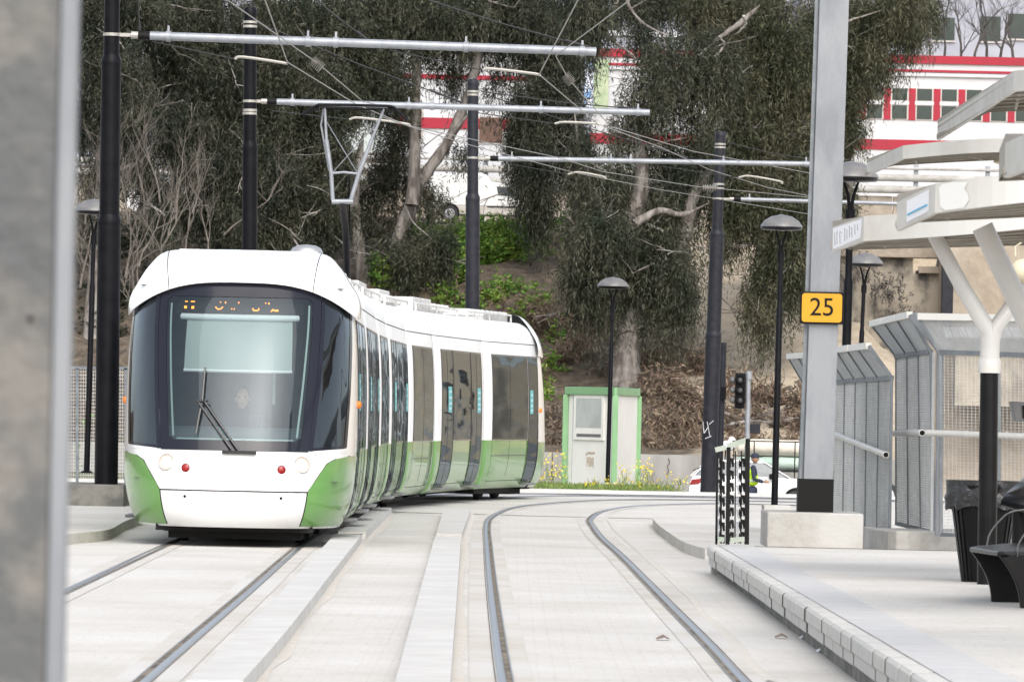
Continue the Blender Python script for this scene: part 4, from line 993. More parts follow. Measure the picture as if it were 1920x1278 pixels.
m.box((xr-w/2-.01, Yn+.021, z0), (xr-w/2+.01, Yn+.24, z1)); m.box((xr-w, Yn+.241, z0), (xr-.02, Yn+.26, z1)); m.build('web_and_flange', 'galv_near', t)
m = MB(); m.box((xr-.027, Yn-.003, z0), (xr, Yn+.03, z1)); m.build('flange_edge', 'galv', t, bevel=.006)
m = MB(); m.lathe(P(57, 597, Yn-.003), [(.004, -.002), (.004, .002)], 10, axis=(0, 1, 0)); m.build('bolt_hole', 'black_flat', t)
Yc = 58.2; s = F/Yc
xb0, xb1 = P(1505, 958, Yc).x, P(1560, 958, Yc).x; lean = (P(1592, 0, Yc).x-P(1560, 958, Yc).x)/(P(1592, 0, Yc).z-P(1560, 958, Yc).z)
t = thing('galvanised_column', ((xb0+xb1)/2, Yc, .62), 'tall galvanised column carrying the yellow 25 sign', 'column')
m = hcol(xb0, xb1, Yc, .62, 6.6, .30, lean); m.build('column', 'galv', t, bevel=.003)
m = MB(); m.hexa([(xb0-.045, Yc+.06, .62), (xb0-.012, Yc+.06, .62), (xb0-.012, Yc+.1, .62), (xb0-.045, Yc+.1, .62), (xb0-.045+lean*6, Yc+.06, 6.6), (xb0-.012+lean*6, Yc+.06, 6.6), (xb0-.012+lean*6, Yc+.1, 6.6), (xb0-.045+lean*6, Yc+.1, 6.6)]); m.build('cable_duct', 'fence_frame', t)
m = MB(); m.box((xb0-.05, Yc-.006, .62), (xb1+.012, Yc+.31, .96)); m.build('black_base', 'black_flat', t)
m = MB(); c = P(1541, 577, Yc-.05); m.obox(c, (.222, 0, 0), (0, .012, 0), (0, 0, .165)); sg = m.build('sign_board', 'black_flat', t, bevel=.03)
m = MB(); m.prism([(c.x+x, c.y-.0135, c.z+z) for x, z in rounded([(-.205, -.147), (.205, -.147), (.205, .147), (-.205, .147)], .035)], (0, -.003, 0)); m.build('sign_face', 'sign_yellow', sg)
text_mesh('25', .26, 'number', 'black_flat', (c.x+.0, c.y-.019, c.z), (1, 0, 0), (0, 0, 1), sg, .0015)
m = MB(); m.box((P(1437, 1015, 57.8).x, 57.7, .26), (P(1617, 1015, 57.8).x, 59.2, .62)); tag(m.build('concrete_block', 'concrete', bevel=.012), 'large pale concrete block under the column with the 25 sign', 'block')
# decorated railing
t = thing('railing', P(1372, 1022, 56.6), 'black leaf-patterned railing at the far end of the platform', 'railing')
Yr = 56.9
def RP(x, y): return P(x, y, Yr)
m = MB()
for x in (1343, 1364, 1400): 
    w = {1343: .022, 1364: .04, 1400: .045}[x]; b = RP(x, 1020); q = RP(x+2, {1343: 850, 1364: 838, 1400: 822}[x]); m.bar(b, q, w, .05)
for x in (1352, 1378, 1389): m.bar(RP(x, 1018), RP(x+1, 845), .012, .03)
m.build('post', 'black_flat', t)
m = MB(); m.bar(RP(1341, 843), RP(1362, 838), .05); m.bar(RP(1364, 836), RP(1400, 825), .05, .055); m.bar(RP(1341, 1010), RP(1358, 1011), .05); m.bar(RP(1369, 1012), RP(1396, 1010), .05); m.build('handrail', mat('rail_green', (.25, .29, .24), .6, c2=(.33, .36, .31), scale=5), t)
mk, mw = MB(), MB()
for x0 in (1346, 1355, 1372, 1383, 1393):
    for k in range(7):
        y = 858+k*23+(5 if x0 in (1355, 1383) else 0)
        tgt = mw if (x0 in (1346, 1383)) else mk
        a = RP(x0-3, y); b2 = RP(x0+4, y+1); c2_ = RP(x0+4.5, y+16); d2 = RP(x0+1, y+18)
        tgt.prism([a, b2, c2_, d2], (0, .012, 0)); 
        if tgt is mw: mk.prism([RP(x0+3, y-3), RP(x0+6, y+2), RP(x0+5, y+18), RP(x0+2, y+8)], (0, .02, 0))
        else: mk.prism([RP(x0-5, y+8), RP(x0-2, y), RP(x0-1, y+18), RP(x0-5, y+17)], (0, .02, 0))
mk.build('leaf_ornament', 'black_flat', t); mw.build('pale_ornament', 'tube_grey', t)
# ------------------------------------------------------------------ Y mast and canopies
Ym = 45.5
def YP(x, y, dy=0): return P(x, y, Ym+dy)
b = YP(1850, 1093); b.z = .28
t = thing('shelter_mast', b, 'white forked steel mast with black lower half holding the canopies', 'mast')
m = MB(); q = YP(1855, 698); m.tube([b, q], [.078, .073], 28); m.build('lower_sleeve', 'black_gloss', t, smooth=40)
m = MB(); m.lathe(YP(1855, 698), [(.088, -.005), (.092, .02), (.092, .09), (.082, .12), (.075, .125)], 28); m.tube([YP(1855, 690), YP(1857, 630)], .078, 24); m.build('collar', 'mast_white', t, smooth=40)
m = MB(); m.tube([YP(1857, 640), YP(1853, 620), YP(1800, 530), YP(1752, 440)], [.078, .07, .062, .060], 20); m.tube([YP(1856, 640), YP(1868, 612), YP(1920, 540), YP(1990, 440, .5)], [.078, .06, .056, .055], 20); m.build('fork', 'mast_white', t, smooth=50)
t = thing('shelter_mast', P(1990, 800, 39.5), 'thicker white slanting strut nearest at right, crossing under the canopy', 'mast')
m = MB(); m.tube([P(2010, 760, 39.5), P(1920, 590, 39.5), P(1842, 425, 39.5)], [.075, .075, .075], 24); b = P(2010, 760, 39.5); m.tube([Vector((b.x+.05, 39.5, .28)), b], .09, 20); m.build('strut', 'mast_white', t, smooth=50)
def canopy(name, A, B, C, hs, thick, label, extra, kids=None, back=1.5, arch=.0, under='canopy_under', ribs=True):
    """A,B,C: (px,py_top,Y) corners of the upper edge; end fascia A-B, long front fascia B-C"""
    a, b_, c = [P(*q) for q in (A, B, C)]
    n = 12; top = []
    front = [b_.lerp(c, i/n)+Vector((0, -.25*math.sin(math.pi*i/n), arch*math.sin(math.pi*i/n))) for i in range(n+1)]
    t = thing(name, (a+c)/2, label, 'canopy', 'leaf shaped shelter canopies')
    dn = Vector((0, 0, -thick)); m = MB(); th = .035
    edge = [a]+front
    inn = [p+Vector((.05, .12, 0)) for p in edge]
    m.grid([[p for p in edge], [p+dn for p in edge]]); m.grid([[p+dn for p in edge], [p+dn+Vector((.03, .05, 0)) for p in edge]]); m.grid([[p+dn+Vector((.03, .05, 0)) for p in edge], [p+Vector((.03, .05, -.01)) for p in edge]])
    fa = m.build('fascia', 'canopy', t)
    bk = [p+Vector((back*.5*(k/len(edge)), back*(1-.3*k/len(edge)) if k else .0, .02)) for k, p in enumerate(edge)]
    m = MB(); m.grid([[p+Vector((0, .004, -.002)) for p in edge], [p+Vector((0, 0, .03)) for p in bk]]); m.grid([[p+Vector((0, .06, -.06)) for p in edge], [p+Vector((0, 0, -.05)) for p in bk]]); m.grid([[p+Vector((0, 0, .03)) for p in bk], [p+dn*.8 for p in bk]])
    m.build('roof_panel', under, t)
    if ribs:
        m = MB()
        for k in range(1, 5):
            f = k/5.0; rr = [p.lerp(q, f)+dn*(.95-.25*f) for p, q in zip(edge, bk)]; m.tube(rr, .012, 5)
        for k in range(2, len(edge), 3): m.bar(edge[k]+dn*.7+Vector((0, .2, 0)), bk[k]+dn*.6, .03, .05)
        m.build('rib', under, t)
    if extra: extra(t, a, b_, c, dn)
    return t
def torn(t, a, b_, c, dn):
    m = MB(); o = Vector((0, -.008, 0))
    m.grid([[a.lerp(b_, .02)+dn*.06+o, a.lerp(b_, .94)+dn*.08+o], [a.lerp(b_, .02)+dn*.92+o, a.lerp(b_, .9)+dn*.82+o]]); pl = m.build('torn_notice', 'paper', t)
    for f, h0, h1, w in ((.08, .25, .8, .02), (.15, .2, .75, .012), (.24, .3, .78, .03), (.27, .3, .38, .05), (.40, .2, .74, .015), (.47, .3, .7, .012), (.55, .2, .66, .02), (.62, .28, .7, .03), (.72, .2, .64, .02), (.80, .25, .5, .014)):
        p, q = a.lerp(b_, f)+dn*h0+o*1.5, a.lerp(b_, f+w*.6)+dn*h1+o*1.5; m = MB(); m.bar(p, q, .006, .003); m.build('torn_letter', 'ink', pl)
def notice(t, a, b_, c, dn):
    o = Vector((0, -.008, 0)); m = MB(); m.grid([[a.lerp(b_, .26)+dn*.12+o, a.lerp(b_, .84)+dn*.10+o], [a.lerp(b_, .26)+dn*.86+o, a.lerp(b_, .84)+dn*.84+o]]); n = m.build('notice', 'paper', t)
    m = MB(); m.bar(a.lerp(b_, .29)+dn*.62+o*1.6, a.lerp(b_, .80)+dn*.60+o*1.6, .012, .01)
    for k in range(9): p = a.lerp(b_, .31+k*.055)+o*1.6; m.bar(p+dn*.585, p+dn*.64, .008, .003)
    m.build('notice_line', 'ink_blue', n)
    m = MB(); P_ = [(.02, .15), (.03, .8), (.06, .96), (.17, .95), (.2, .7), (.19, .5), (.17, .32), (.19, .1), (.1, .03), (.04, .06)]
    m.add([b_.lerp(c, f)+dn*h+Vector((0, -.008-.25*math.sin(math.pi*f), 0)) for f, h in P_], [tuple(range(len(P_)))]); m.build('peeled_patch', 'peel', t)
def tack(t, a, b_, c, dn):
    m = MB(); q = b_.lerp(c, .62)+Vector((.1, .35, 0)); m.lathe(q+dn*1.5, [(.09, 0), (.13, .02), (.10, .05), (.05, .07), (.05, .16), (.14, .20), (.15, .23), (.13, .25)], 18); m.build('support_bracket', 'cream', t, smooth=40)
canopy('shelter_canopy', (1758, 232, 69), (1901, 133, 55), (2100, 118, 53), None, .2, 'highest canopy at the upper right, its edge sloping steeply', None, back=5.0)
canopy('shelter_canopy', (1625, 306, 69), (1693, 273, 66), (1985, 262, 64), None, .155, 'small upper canopy just above the notice, on a round bracket', tack, back=3.0, arch=.03)
canopy('shelter_canopy', (1561, 426, 46.5), (1620, 405, 45.4), (2000, 372, 44), None, .20, 'lowest canopy with torn white lettering at its pointed end', torn, back=4.5, arch=-.02)
canopy('shelter_canopy', (1682, 379, 37.5), (1754, 344, 36.6), (2060, 310, 36), None, .19, 'canopy with a small white notice and a peeling patch', notice, back=3.6)
canopy('shelter_canopy', (1885, 268, 31), (1925, 250, 30), (2080, 235, 29.5), None, .19, 'nearest canopy corner cut by the right edge of the view', None, back=3)
# ------------------------------------------------------------------ fences at right
def fence_section(label, bl, br, tl, tr, ol, orr, Yl, Yr_, zbl, zbr, nposts, rail_px=None, vis=None, caps=3, nh=78, rv=.0085):
    """bottom, top, overhang-tip pixels at left/right; depths"""
    a, b_, c, d = P(*bl, Yl), P(*br, Yr_), P(*tr, Yr_), P(*tl, Yl)
    if zbl is not None: a.z, b_.z = zbl, zbr
    e, f = P(*ol, Yl), P(*orr, Yr_)
    t = thing('mesh_fence', a, label, 'fence', 'tall galvanised mesh fence panels')
    m = MB(); W_ = (b_-a).length; H = (d-a).length
    wire_mesh(m, a, b_, c, d, max(3, int(W_/.05)), nh, .0045, rv); m.build('wire_mesh', 'mesh_galv', t)
    m = MB(); wire_mesh(m, d, c, f, e, max(3, int(W_/.06)), 40, .006, .008); m.build('overhang_mesh', 'mesh_galv', t)
    for i in range(nposts):
        k = i/(nposts-1); m = MB(); m.bar(a.lerp(b_, k), d.lerp(c, k), .032, .045); m.bar(d.lerp(c, k), e.lerp(f, k), .026, .04); m.build('post', 'fence_frame', t)
    m = MB()
    for i in range(caps):
        p, q = e.lerp(f, i/caps+.006), e.lerp(f, (i+1)/caps-.006); m.bar(p, q, .06, .07)
    m.build('top_cap', 'fence_cap', t)
    m = MB(); m.bar(d, c, .05); m.bar(a, b_, .04); m.build('frame', 'fence_frame', t)
    if rail_px:
        m = MB(); p = P(*rail_px[0], Yl-.1); q = P(*rail_px[1], Yr_-.2); m.tube([p, q], .034, 14); u = (q-p).normalized()
        for k in (.3, .6): m.tube([p.lerp(q, k)-u*.02, p.lerp(q, k)+u*.02], .038, 14)
        m.lathe(q, [(.037, -.05), (.037, .006), (.026, .008)], 14, axis=u); m.build('handrail', 'rail_tube', t, smooth=50)
        m = MB(); m.lathe(q+u*.008, [(.027, 0), (.026, .003)], 14, axis=u); m.build('pipe_end', 'black_flat', t)
    return t
fence_section('farthest mesh fence panel, just left of the galvanised column', (1494, 1000), (1560, 1000), (1506, 716), (1562, 716), (1478, 668), (1536, 664), 74, 70, .12, .12, 4)
fence_section('mesh fence between the 25 sign column and the low curved kerb', (1562, 985), (1668, 1012), (1565, 716), (1672, 708), (1532, 660), (1629, 648), 68, 61, .12, .12, 6, ((1558, 811), (1661, 852)))
fence_section('mesh fence section with the tallest overhang, above the curved kerb', (1681, 985), (1752, 1000), (1681, 668), (1745, 659), (1634, 607), (1706, 590), 64, 60, .42, .40, 4, ((1671, 812), (1729, 811)))
fence_section('frontal mesh fence behind the waste bin and forked mast', (1765, 1000), (1985, 1006), (1763, 660), (1985, 668), (1722, 593), (1960, 597), 59.2, 58.2, .40, .40, 3, ((1738, 811), (1990, 820)), caps=1, nh=60, rv=.0045)
t = thing('fence_post', P(1757, 990, 59.6), 'thick galvanised post at the corner of the two right-hand mesh fences', 'post'); m = MB(); p, q = P(1760, 990, 59.6), P(1763, 655, 59.6); p.z = .38; m.bar(p, q, .075, .075); m.bar(q, P(1712, 590, 59.8), .06, .08); m.build('upright', 'galv', t, bevel=.004)
m = MB(); p, q = P(1747, 985, 60), P(1750, 660, 60); p.z = .38; m.bar(p, q, .03, .05); m.build('side_strip', 'mesh_galv', t)
kb = [G(x, y, .28) for x, y in [(1636, 1016), (1680, 1020), (1790, 1021), (1990, 1024)]]; kk = [Vector((p.x, p.y+1.6, 0)) for p in kb]
m = MB(); kb = catmull(kb, 4); kk = catmull(kk, 4); m.prism([(p.x, p.y, .12) for p in kb]+[(p.x, p.y, .12) for p in kk[::-1]], (0, 0, .30)); struct(m.build('low_kerb_wall', 'concrete', bevel=.012))
# ------------------------------------------------------------------ waste bin, bench, phone box edge
Yb = 46.2; sb = F/Yb
c0, c1 = P(1842, 1088, Yb), P(1843, 905, Yb); c0.z = .28
t = thing('waste_bin', c0, 'black ribbed tapering waste bin with a bin liner folded over its rim', 'waste bin')
hb = c1.z-c0.z; m = MB(); N = 28
for k in range(N):
    a = 2*math.pi*k/N; u = Vector((math.cos(a), math.sin(a)*.8, 0)); v = Vector((-math.sin(a), math.cos(a)*.8, 0))
    p, q = c0+u*.165, c0+u*.285+Vector((0, 0, hb)); m.bar(p, q, .028, .014, up=u)
m.build('slat', 'black_gloss', t)
m = MB(); m.lathe(c0, [(.15, .02), (.265, hb-.02)], 24); m.build('inner_bin', 'black_flat', t)
m = MB(); rows = []
for j in range(9):
    row = []
    for k in range(49):
        a = 2*math.pi*k/48; f = j/8; rr = .30+.022*vnoise(k*.9+3, j*.6)+.02*math.sin(k*1.3)*f; zz = hb+.02-f*(.20+.05*vnoise(k*.5, 1))
        if k == 48: row.append(row[0]); continue
        row.append(c0+Vector((rr*math.cos(a), rr*.82*math.sin(a), zz)))
    rows.append(row)
m.grid(rows); m.build('bin_liner', 'plastic_bag', t, smooth=60)
t = thing('bench', P(1880, 1128, 41), 'black moulded metal bench with a curved armrest at right', 'bench')
Ys = 41.0
def BP(x, y, dy=0): return P(x, y, Ys+dy)
seat = [BP(1818, 1028, 0), BP(1830, 1022, .5), BP(1925, 1024, 2.2), BP(2030, 1040, 2.2), BP(2030, 1058, 0), BP(1882, 1052, -1.2), BP(1870, 1049, -1.2)]
m = MB(); m.prism([Vector((p.x, p.y, BP(1830, 1034).z)) for p in seat], (0, 0, .035)); m.build('seat', 'black_gloss', t, bevel=.012)
z0 = .28; zt = BP(1830, 1034).z
def leg(xt0, xt1, xm0, xm1, xb0_, xb1_, Y, w):
    m = MB(); L2, R2 = [], []
    for f in np.linspace(0, 1, 9):
        z = zt+(z0-zt)*f; g = 1-(1-f)**2.0
        a = (xt0+(xb0_-xt0)*g); b_ = (xt1+(xb1_-xt1)*g); L2.append(Vector((a, Y, z))); R2.append(Vector((b_, Y, z)))
    m.prism(L2+R2[::-1], (0, w, 0)); return m
xx = lambda px, Y: P(px, 1080, Y).x
leg(xx(1822, 41), xx(1990, 41), 0, 0, xx(1862, 41), xx(1945, 41), 41.1, .06).build('leg', 'black_gloss', t, bevel=.008)
leg(xx(1872, 39.9), xx(2080, 39.9), 0, 0, xx(1913, 39.9), xx(2030, 39.9), 39.85, .06).build('leg', 'black_gloss', t, bevel=.008)
m = MB(); m.tube(catmull([BP(1850, 1024, .3), BP(1856, 1000, .3), BP(1875, 975, .3), BP(1900, 958, .3), BP(1960, 952, .3)], 6), .006, 6); m.tube(catmull([BP(1907, 1045, -1), BP(1910, 1020, -1), BP(1930, 992, -1), BP(1970, 975, -1)], 6), .006, 6); m.build('armrest', 'lamp_grey', t, smooth=50)
t = thing('bench', P(1960, 1000, 43.5), 'black curved backrest of a second seat at the right edge', 'bench')
m = MB(); m.grid([[P(1877, 938, 43), P(1990, 960, 43)], [P(1885, 925, 43.2), P(1990, 930, 43.2)], [P(1905, 908, 43.6), P(1990, 890, 43.6)], [P(1920, 895, 44), P(1990, 872, 44)]]); m.grid([[P(1877, 938, 43), P(1990, 960, 43)], [P(1905, 950, 43.1), P(1990, 975, 43.1)]]); o = m.build('backrest', 'black_gloss', t, smooth=50); so = o.modifiers.new('s', 'SOLIDIFY'); so.thickness = .03
m = MB(); p = P(1905, 945, 43.4); m.tube([Vector((p.x+.03, 43.4, .28)), p+Vector((.03, 0, 0))], .06, 16); p = P(1960, 945, 43.4); m.tube([Vector((p.x+.03, 43.4, .28)), p], .05, 16); m.build('leg', 'black_gloss', t, smooth=50)
t = thing('validator', P(1930, 790, 48), 'small grey machine housing at the right edge in front of the mesh', 'ticket machine'); m = MB(); m.prism([P(1895, 752, 48), P(1918, 753, 48), P(1950, 753, 48), P(1950, 790, 48), P(1903, 790, 48), P(1900, 772, 48)], (0, .25, 0)); m.build('housing', 'lamp_grey', t, bevel=.01)
m = MB(); m.prism([P(1917, 760, 47.98), P(1950, 760, 47.98), P(1950, 784, 47.98), P(1918, 784, 47.98)], (0, .01, 0)); m.build('screen', 'black_flat', t)
m = MB(); p = P(1945, 790, 48.1); m.tube([Vector((p.x, 48.1, .28)), p], .05, 12); m.build('stand', 'lamp_grey', t)
# cream ball lamp under the canopy
t = thing('loudspeaker', P(1910, 505, 44), 'cream round loudspeaker hanging under the canopy at right edge', 'loudspeaker'); m = MB(); c = P(1918, 508, 44); m.ico(c, .10, sq=(1, 1, .95), nz=14, n=24); m.build('shell', 'cream', t, smooth=50); m = MB(); m.tube([P(1904, 480, 44), P(1904, 462, 44.1), P(1915, 455, 44.1)], .006, 5); m.build('cable', 'cream', t)
# ------------------------------------------------------------------ shed
Ysd = 125.0
a = P(1057, 910, Ysd); b_ = P(1167, 912, Ysd-1.2)
zt = P(1058, 719, Ysd).z
t = thing('site_cabin', (a.x, Ysd, 0), 'white cabin with green frame, door window and yellow flowers at its foot', 'shed')
fl, fr, br_, bl_ = Vector((P(1060, 800, 125.6).x, 125.6, -.05)), Vector((P(1153, 800, 123.8).x, 123.8, -.05)), Vector((P(1197, 800, 127.6).x, 127.6, -.05)), None
bl_ = fl+(br_-fr); H = P(1153, 722, 123.8).z
up_ = Vector((0, 0, 1))
m = MB(); i1 = .03
ctr = (fl+fr+br_+bl_)/4
def ins(p, k): q = ctr+(p-ctr)*k; q.z = p.z; return q
q4 = [ins(p, .965) for p in (fl, fr, br_, bl_)]
m.hexa(q4+[p+up_*(H-.02) for p in q4]); m.build('wall', 'shed_white', t)
m = MB()
for p, q in ((fl, fr), (fr, br_), (br_, bl_), (bl_, fl)):
    m.bar(p+up_*(H-.08), q+up_*(H-.08), .06, .17)
for p in (fl, fr, br_, bl_): m.bar(p, p+up_*(H-.167), .125, .125)
m.grid([[fl+up_*(H+.012), fr+up_*(H+.012)], [bl_+up_*(H+.012), br_+up_*(H+.012)]]); m.build('frame', 'shed_green', t, bevel=.01)
def FP(u, z, o=.02): 
    n = (fr-fl).normalized().cross(up_); n = n if n.y < 0 else -n
    p = q4[0].lerp(q4[1], u); p.z = z; return p+n*o
def fquad(m, u0, u1, z0, z1, o, th=.02):
    m.hexa([FP(u0, z0, 0.0), FP(u1, z0, 0.0), FP(u1, z0, o), FP(u0, z0, o), FP(u0, z1, 0.0), FP(u1, z1, 0.0), FP(u1, z1, o), FP(u0, z1, o)])
m = MB(); fquad(m, .17, .80, 1.0, 2.02, .035); w = m.build('window', 'shed_white', t, bevel=.006)
m = MB(); fquad(m, .22, .75, 1.27, 1.92, .037); m.build('pane', 'shed_glass', w)
m = MB(); fquad(m, .24, .75, 1.07, 1.14, .037); m.build('letter_slot', 'lamp_grey', w)
m = MB(); fquad(m, .12, .88, .01, .03, .02); fquad(m, .13, .14, .02, 2.1, .008); fquad(m, .86, .87, .02, 2.1, .008); m.build('door_seam', 'shed_glass', t)
m = MB()
for k in range(7):
    fquad(m, .44+k*.022, .452+k*.022, .50-.1*hash2(k, 1), .62+.02*hash2(k, 3), .006)
for k in range(8): fquad(m, .42+k*.024, .437+k*.024, .66+.05*hash2(k, 2), .69+.05*hash2(k, 2)+.02, .006)
m.build('worn_writing', 'stain', t)
# ------------------------------------------------------------------ traffic light, signal pole
Yt = 118
t = thing('traffic_light', P(1400, 900, Yt), 'dark three-lamp traffic light on a slim grey pole with a small box below', 'traffic light')
m = MB(); b = P(1400, 930, Yt); b.z = 0; m.tube([b, P(1403, 700, Yt)], .055, 14); m.lathe(P(1404, 706, Yt), [(.07, -.06), (.075, 0), (.07, .1), (.02, .12)], 14); m.build('pole', 'tube_grey', t, smooth=40)
m = MB(); m.box(tuple(P(1378, 765, Yt-.1)), tuple(P(1397, 699, Yt+.15))); m.build('signal_head', 'black_pole', t, bevel=.02)
for k, y in enumerate((711, 730, 749)):
    m = MB(); p = P(1388, y, Yt-.1); m.lathe(p, [(.085, 0), (.085, -.14), (.07, -.14), (.07, -.01), (.01, -.03)], 16, axis=(0, 1, 0)); v = m.build('lamp_visor', 'black_pole', t, smooth=40)
    m = MB(); m.ico(p+Vector((0, -.03, 0)), .066, sq=(1, .5, 1)); m.build('lens', 'lamp_grey', v, smooth=50)
    m = MB(); m.ico(P(1374, y+1, Yt+.05), .07, sq=(.9, 1, 1)); m.build('lens', 'lamp_grey', v, smooth=50)
m = MB(); m.box(tuple(P(1407, 812, Yt-.05)), tuple(P(1425, 794, Yt+.12))); m.build('control_box', 'pole_navy', t, bevel=.015)
t = thing('sign_pole', P(1346, 870, 139.5), 'slim dark pole close behind the pole by the traffic light, with small sign back', 'pole')
m = MB(); b = P(1347, 917, 139.5); b.z = -1.16; m.tube([b, P(1356, 642, 139.5)], .085, 16); m.build('pole', 'pole_navy', t, smooth=40)
m = MB(); m.box(tuple(P(1352, 749, 139.3)), tuple(P(1361, 725, 139.5))); m.build('sign_back', 'black_pole', t, bevel=.01)
# ------------------------------------------------------------------ hi-vis man
Yh = 142.0; b = P(1411, 900, Yh); sH = F/Yh
root = thing('person', (b.x, Yh, -1.12), 'man in navy cap and yellow-green safety vest standing beside the white hatchback', 'person')
J = [((0, 0, .95), .15, .11), ((0, 0, 1.15), .155, .11), ((.01, 0, 1.36), .17, .11), ((.02, 0, 1.50), .06), ((-.02, -.02, .5), .08), ((-.05, 0, .08), .05), ((.05, -.04, .04), .045), ((.06, .12, .5), .08), ((.04, .14, .08), .05), ((.14, .12, .04), .045)]
skin_fig('trousers', [((0, 0, .95), .15, .11), ((0, 0, 1.02), .15, .11), ((-.05, -.10, .82), .09), ((-.04, -.10, .48), .065), ((-.05, -.10, .10), .05), ((.06, -.10, .05), .045), ((.05, .10, .82), .09), ((.06, .10, .48), .065), ((.04, .11, .10), .05), ((.15, .11, .05), .045)], [(0, 1), (0, 2), (2, 3), (3, 4), (4, 5), (0, 6), (6, 7), (7, 8), (8, 9)], 'navy', root, (b.x, Yh, -1.13))
skin_fig('body', [((0, 0, 1.0), .145, .11), ((0, 0, 1.2), .15, .12), ((.01, 0, 1.4), .15, .12), ((.03, 0, 1.53), .06), ((.0, -.19, 1.42), .065), ((.03, -.24, 1.17), .052), ((.27, -.20, 1.10), .042), ((.0, .19, 1.42), .065), ((.03, .24, 1.17), .052), ((.27, .18, 1.12), .042)], [(0, 1), (1, 2), (2, 3), (2, 4), (4, 5), (5, 6), (2, 7), (7, 8), (8, 9)], 'navy', root, (b.x, Yh, -1.13))
skin_fig('safety_vest', [((0, 0, .98), .165, .13), ((0, 0, 1.2), .168, .14), ((.01, 0, 1.38), .165, .135), ((.0, -.13, 1.45), .06), ((.0, .13, 1.45), .06)], [(0, 1), (1, 2), (2, 3), (2, 4)], 'hivis', root, (b.x, Yh, -1.13))
m = MB(); m.lathe((b.x, Yh, -.02), [(.175, 0), (.178, .05)], 20); m.v = [(b.x+(v[0]-b.x)*1.0, Yh+(v[1]-Yh)*.85, v[2]) for v in m.v]; m.build('reflective_band', 'reflect', root, smooth=50)
hd = (b.x+.05, Yh, -1.13+1.68)
def rz(mb, c, a):
    ca, sa = math.cos(a), math.sin(a); mb.v = [(c[0]+(x-c[0])*ca-(y-c[1])*sa, c[1]+(x-c[0])*sa+(y-c[1])*ca, z) for x, y, z in mb.v]; return mb
rz(head_mb(hd, .11), hd, R(75)).build('head', 'skin_dark', root, smooth=60); rz(face_bits(hd, .11), hd, R(75)).build('face_features', 'hair', root)
m = MB(); m.lathe((hd[0], hd[1], hd[2]+.03), [(.108, 0), (.11, .04), (.09, .085), (.03, .115), (.001, .118)], 18); m.box((hd[0]+.02, Yh-.07, hd[2]+.035), (hd[0]+.19, Yh+.07, hd[2]+.05)); m.build('cap', 'navy', root, smooth=40)
for s in (-1, 1):
    m = MB(); w = Vector((b.x+.28, Yh+(-.20 if s < 0 else .18), -1.13+1.11)); m.ico(w+Vector((.045, 0, 0)), .04, sq=(1.2, .5, .9))
    for k in range(4): m.tube([w+Vector((.075, 0, .025-.017*k)), w+Vector((.115, -.01*s, .022-.017*k)), w+Vector((.135, -.03*s, .012-.015*k))], [.0085, .008, .006], 6)
    m.tube([w+Vector((.03, -.01*s, .03)), w+Vector((.065, -.03*s, .055))], .009, 6); m.build('hand', 'skin_dark', root, smooth=60)
# ------------------------------------------------------------------ vehicles
def wheel(t, c, r, w=.2):
    m = MB(); m.lathe(c, [(r*.62, -w/2), (r*.95, -w/2), (r, -w/2+.03), (r, w/2-.03), (r*.95, w/2), (r*.62, w/2)], 24, axis=(0, 1, 0)); wh = m.build('wheel', 'black_rubber', t, smooth=40)
    m = MB(); m.lathe(c, [(r*.63, -w/2-.004), (r*.5, -w/2-.012), (r*.15, -w/2-.02), (.01, -w/2-.02)], 20, axis=(0, 1, 0)); m.build('hubcap', 'hub', wh, smooth=40)
def loft_car(t, prof_low, prof_roof, Wd, paint, x0, y0, z0, name='body'):
    """prof: list of (x,z) outline closed upper curve; body width Wd"""
    m = MB(); rows = []
    for yy, ins_ in ((-Wd/2, .03), (-Wd/2+.05, 0), (0, -.02), (Wd/2-.05, 0), (Wd/2, .03)):
        rows.append([Vector((x0+x, y0+yy, z0+z-ins_*(1 if k else 1))) for k, (x, z) in enumerate(prof_low)])
    n = len(prof_low); m.grid([r+[r[0]] for r in rows]); m.add(rows[0], [tuple(range(n))]); m.add(rows[-1], [tuple(range(n))]); return m.build(name, paint, t, smooth=35, bevel=.02)
Yv = 168.0; sv = F/Yv; xc0 = P(1290, 900, Yv).x; zr = -1.14
t = thing('parked_car', (xc0+2, Yv, zr), 'white hatchback behind the black railing, its red rear light at left', 'car')
low = [(0, .35), (.02, .62), (.05, .86), (.12, .98), (1.0, 1.0), (2.6, .98), (3.3, .92), (3.75, .80), (3.86, .6), (3.88, .35), (3.6, .22), (.3, .22)]
loft_car(t, low, None, 1.66, 'car_white', xc0, Yv, zr)
def greenhouse(t, x0, y0, z0, lowx, highx, zl, zh, Wl, Wh, matn, nm):
    m = MB(); m.hexa([(x0+lowx[0], y0-Wl/2, z0+zl), (x0+lowx[1], y0-Wl/2, z0+zl), (x0+lowx[1], y0+Wl/2, z0+zl), (x0+lowx[0], y0+Wl/2, z0+zl), (x0+highx[0], y0-Wh/2, z0+zh), (x0+highx[1], y0-Wh/2, z0+zh), (x0+highx[1], y0+Wh/2, z0+zh), (x0+highx[0], y0+Wh/2, z0+zh)]); return m.build(nm, matn, t, bevel=.03)
greenhouse(t, xc0, Yv, zr, (.12, 3.0), (.62, 2.2), .95, 1.40, 1.58, 1.16, 'car_glass', 'window')
m = MB(); 
def roofp(f, zz, yy): return Vector((xc0+f, Yv+yy, zr+zz))
m.prism([roofp(.50, 1.385, -.60), roofp(.7, 1.445, -.56), roofp(1.5, 1.47, -.54), roofp(2.15, 1.44, -.56), roofp(2.32, 1.385, -.60)], (0, 1.16, 0)); m.build('roof', 'car_white', t, bevel=.03)
m = MB()
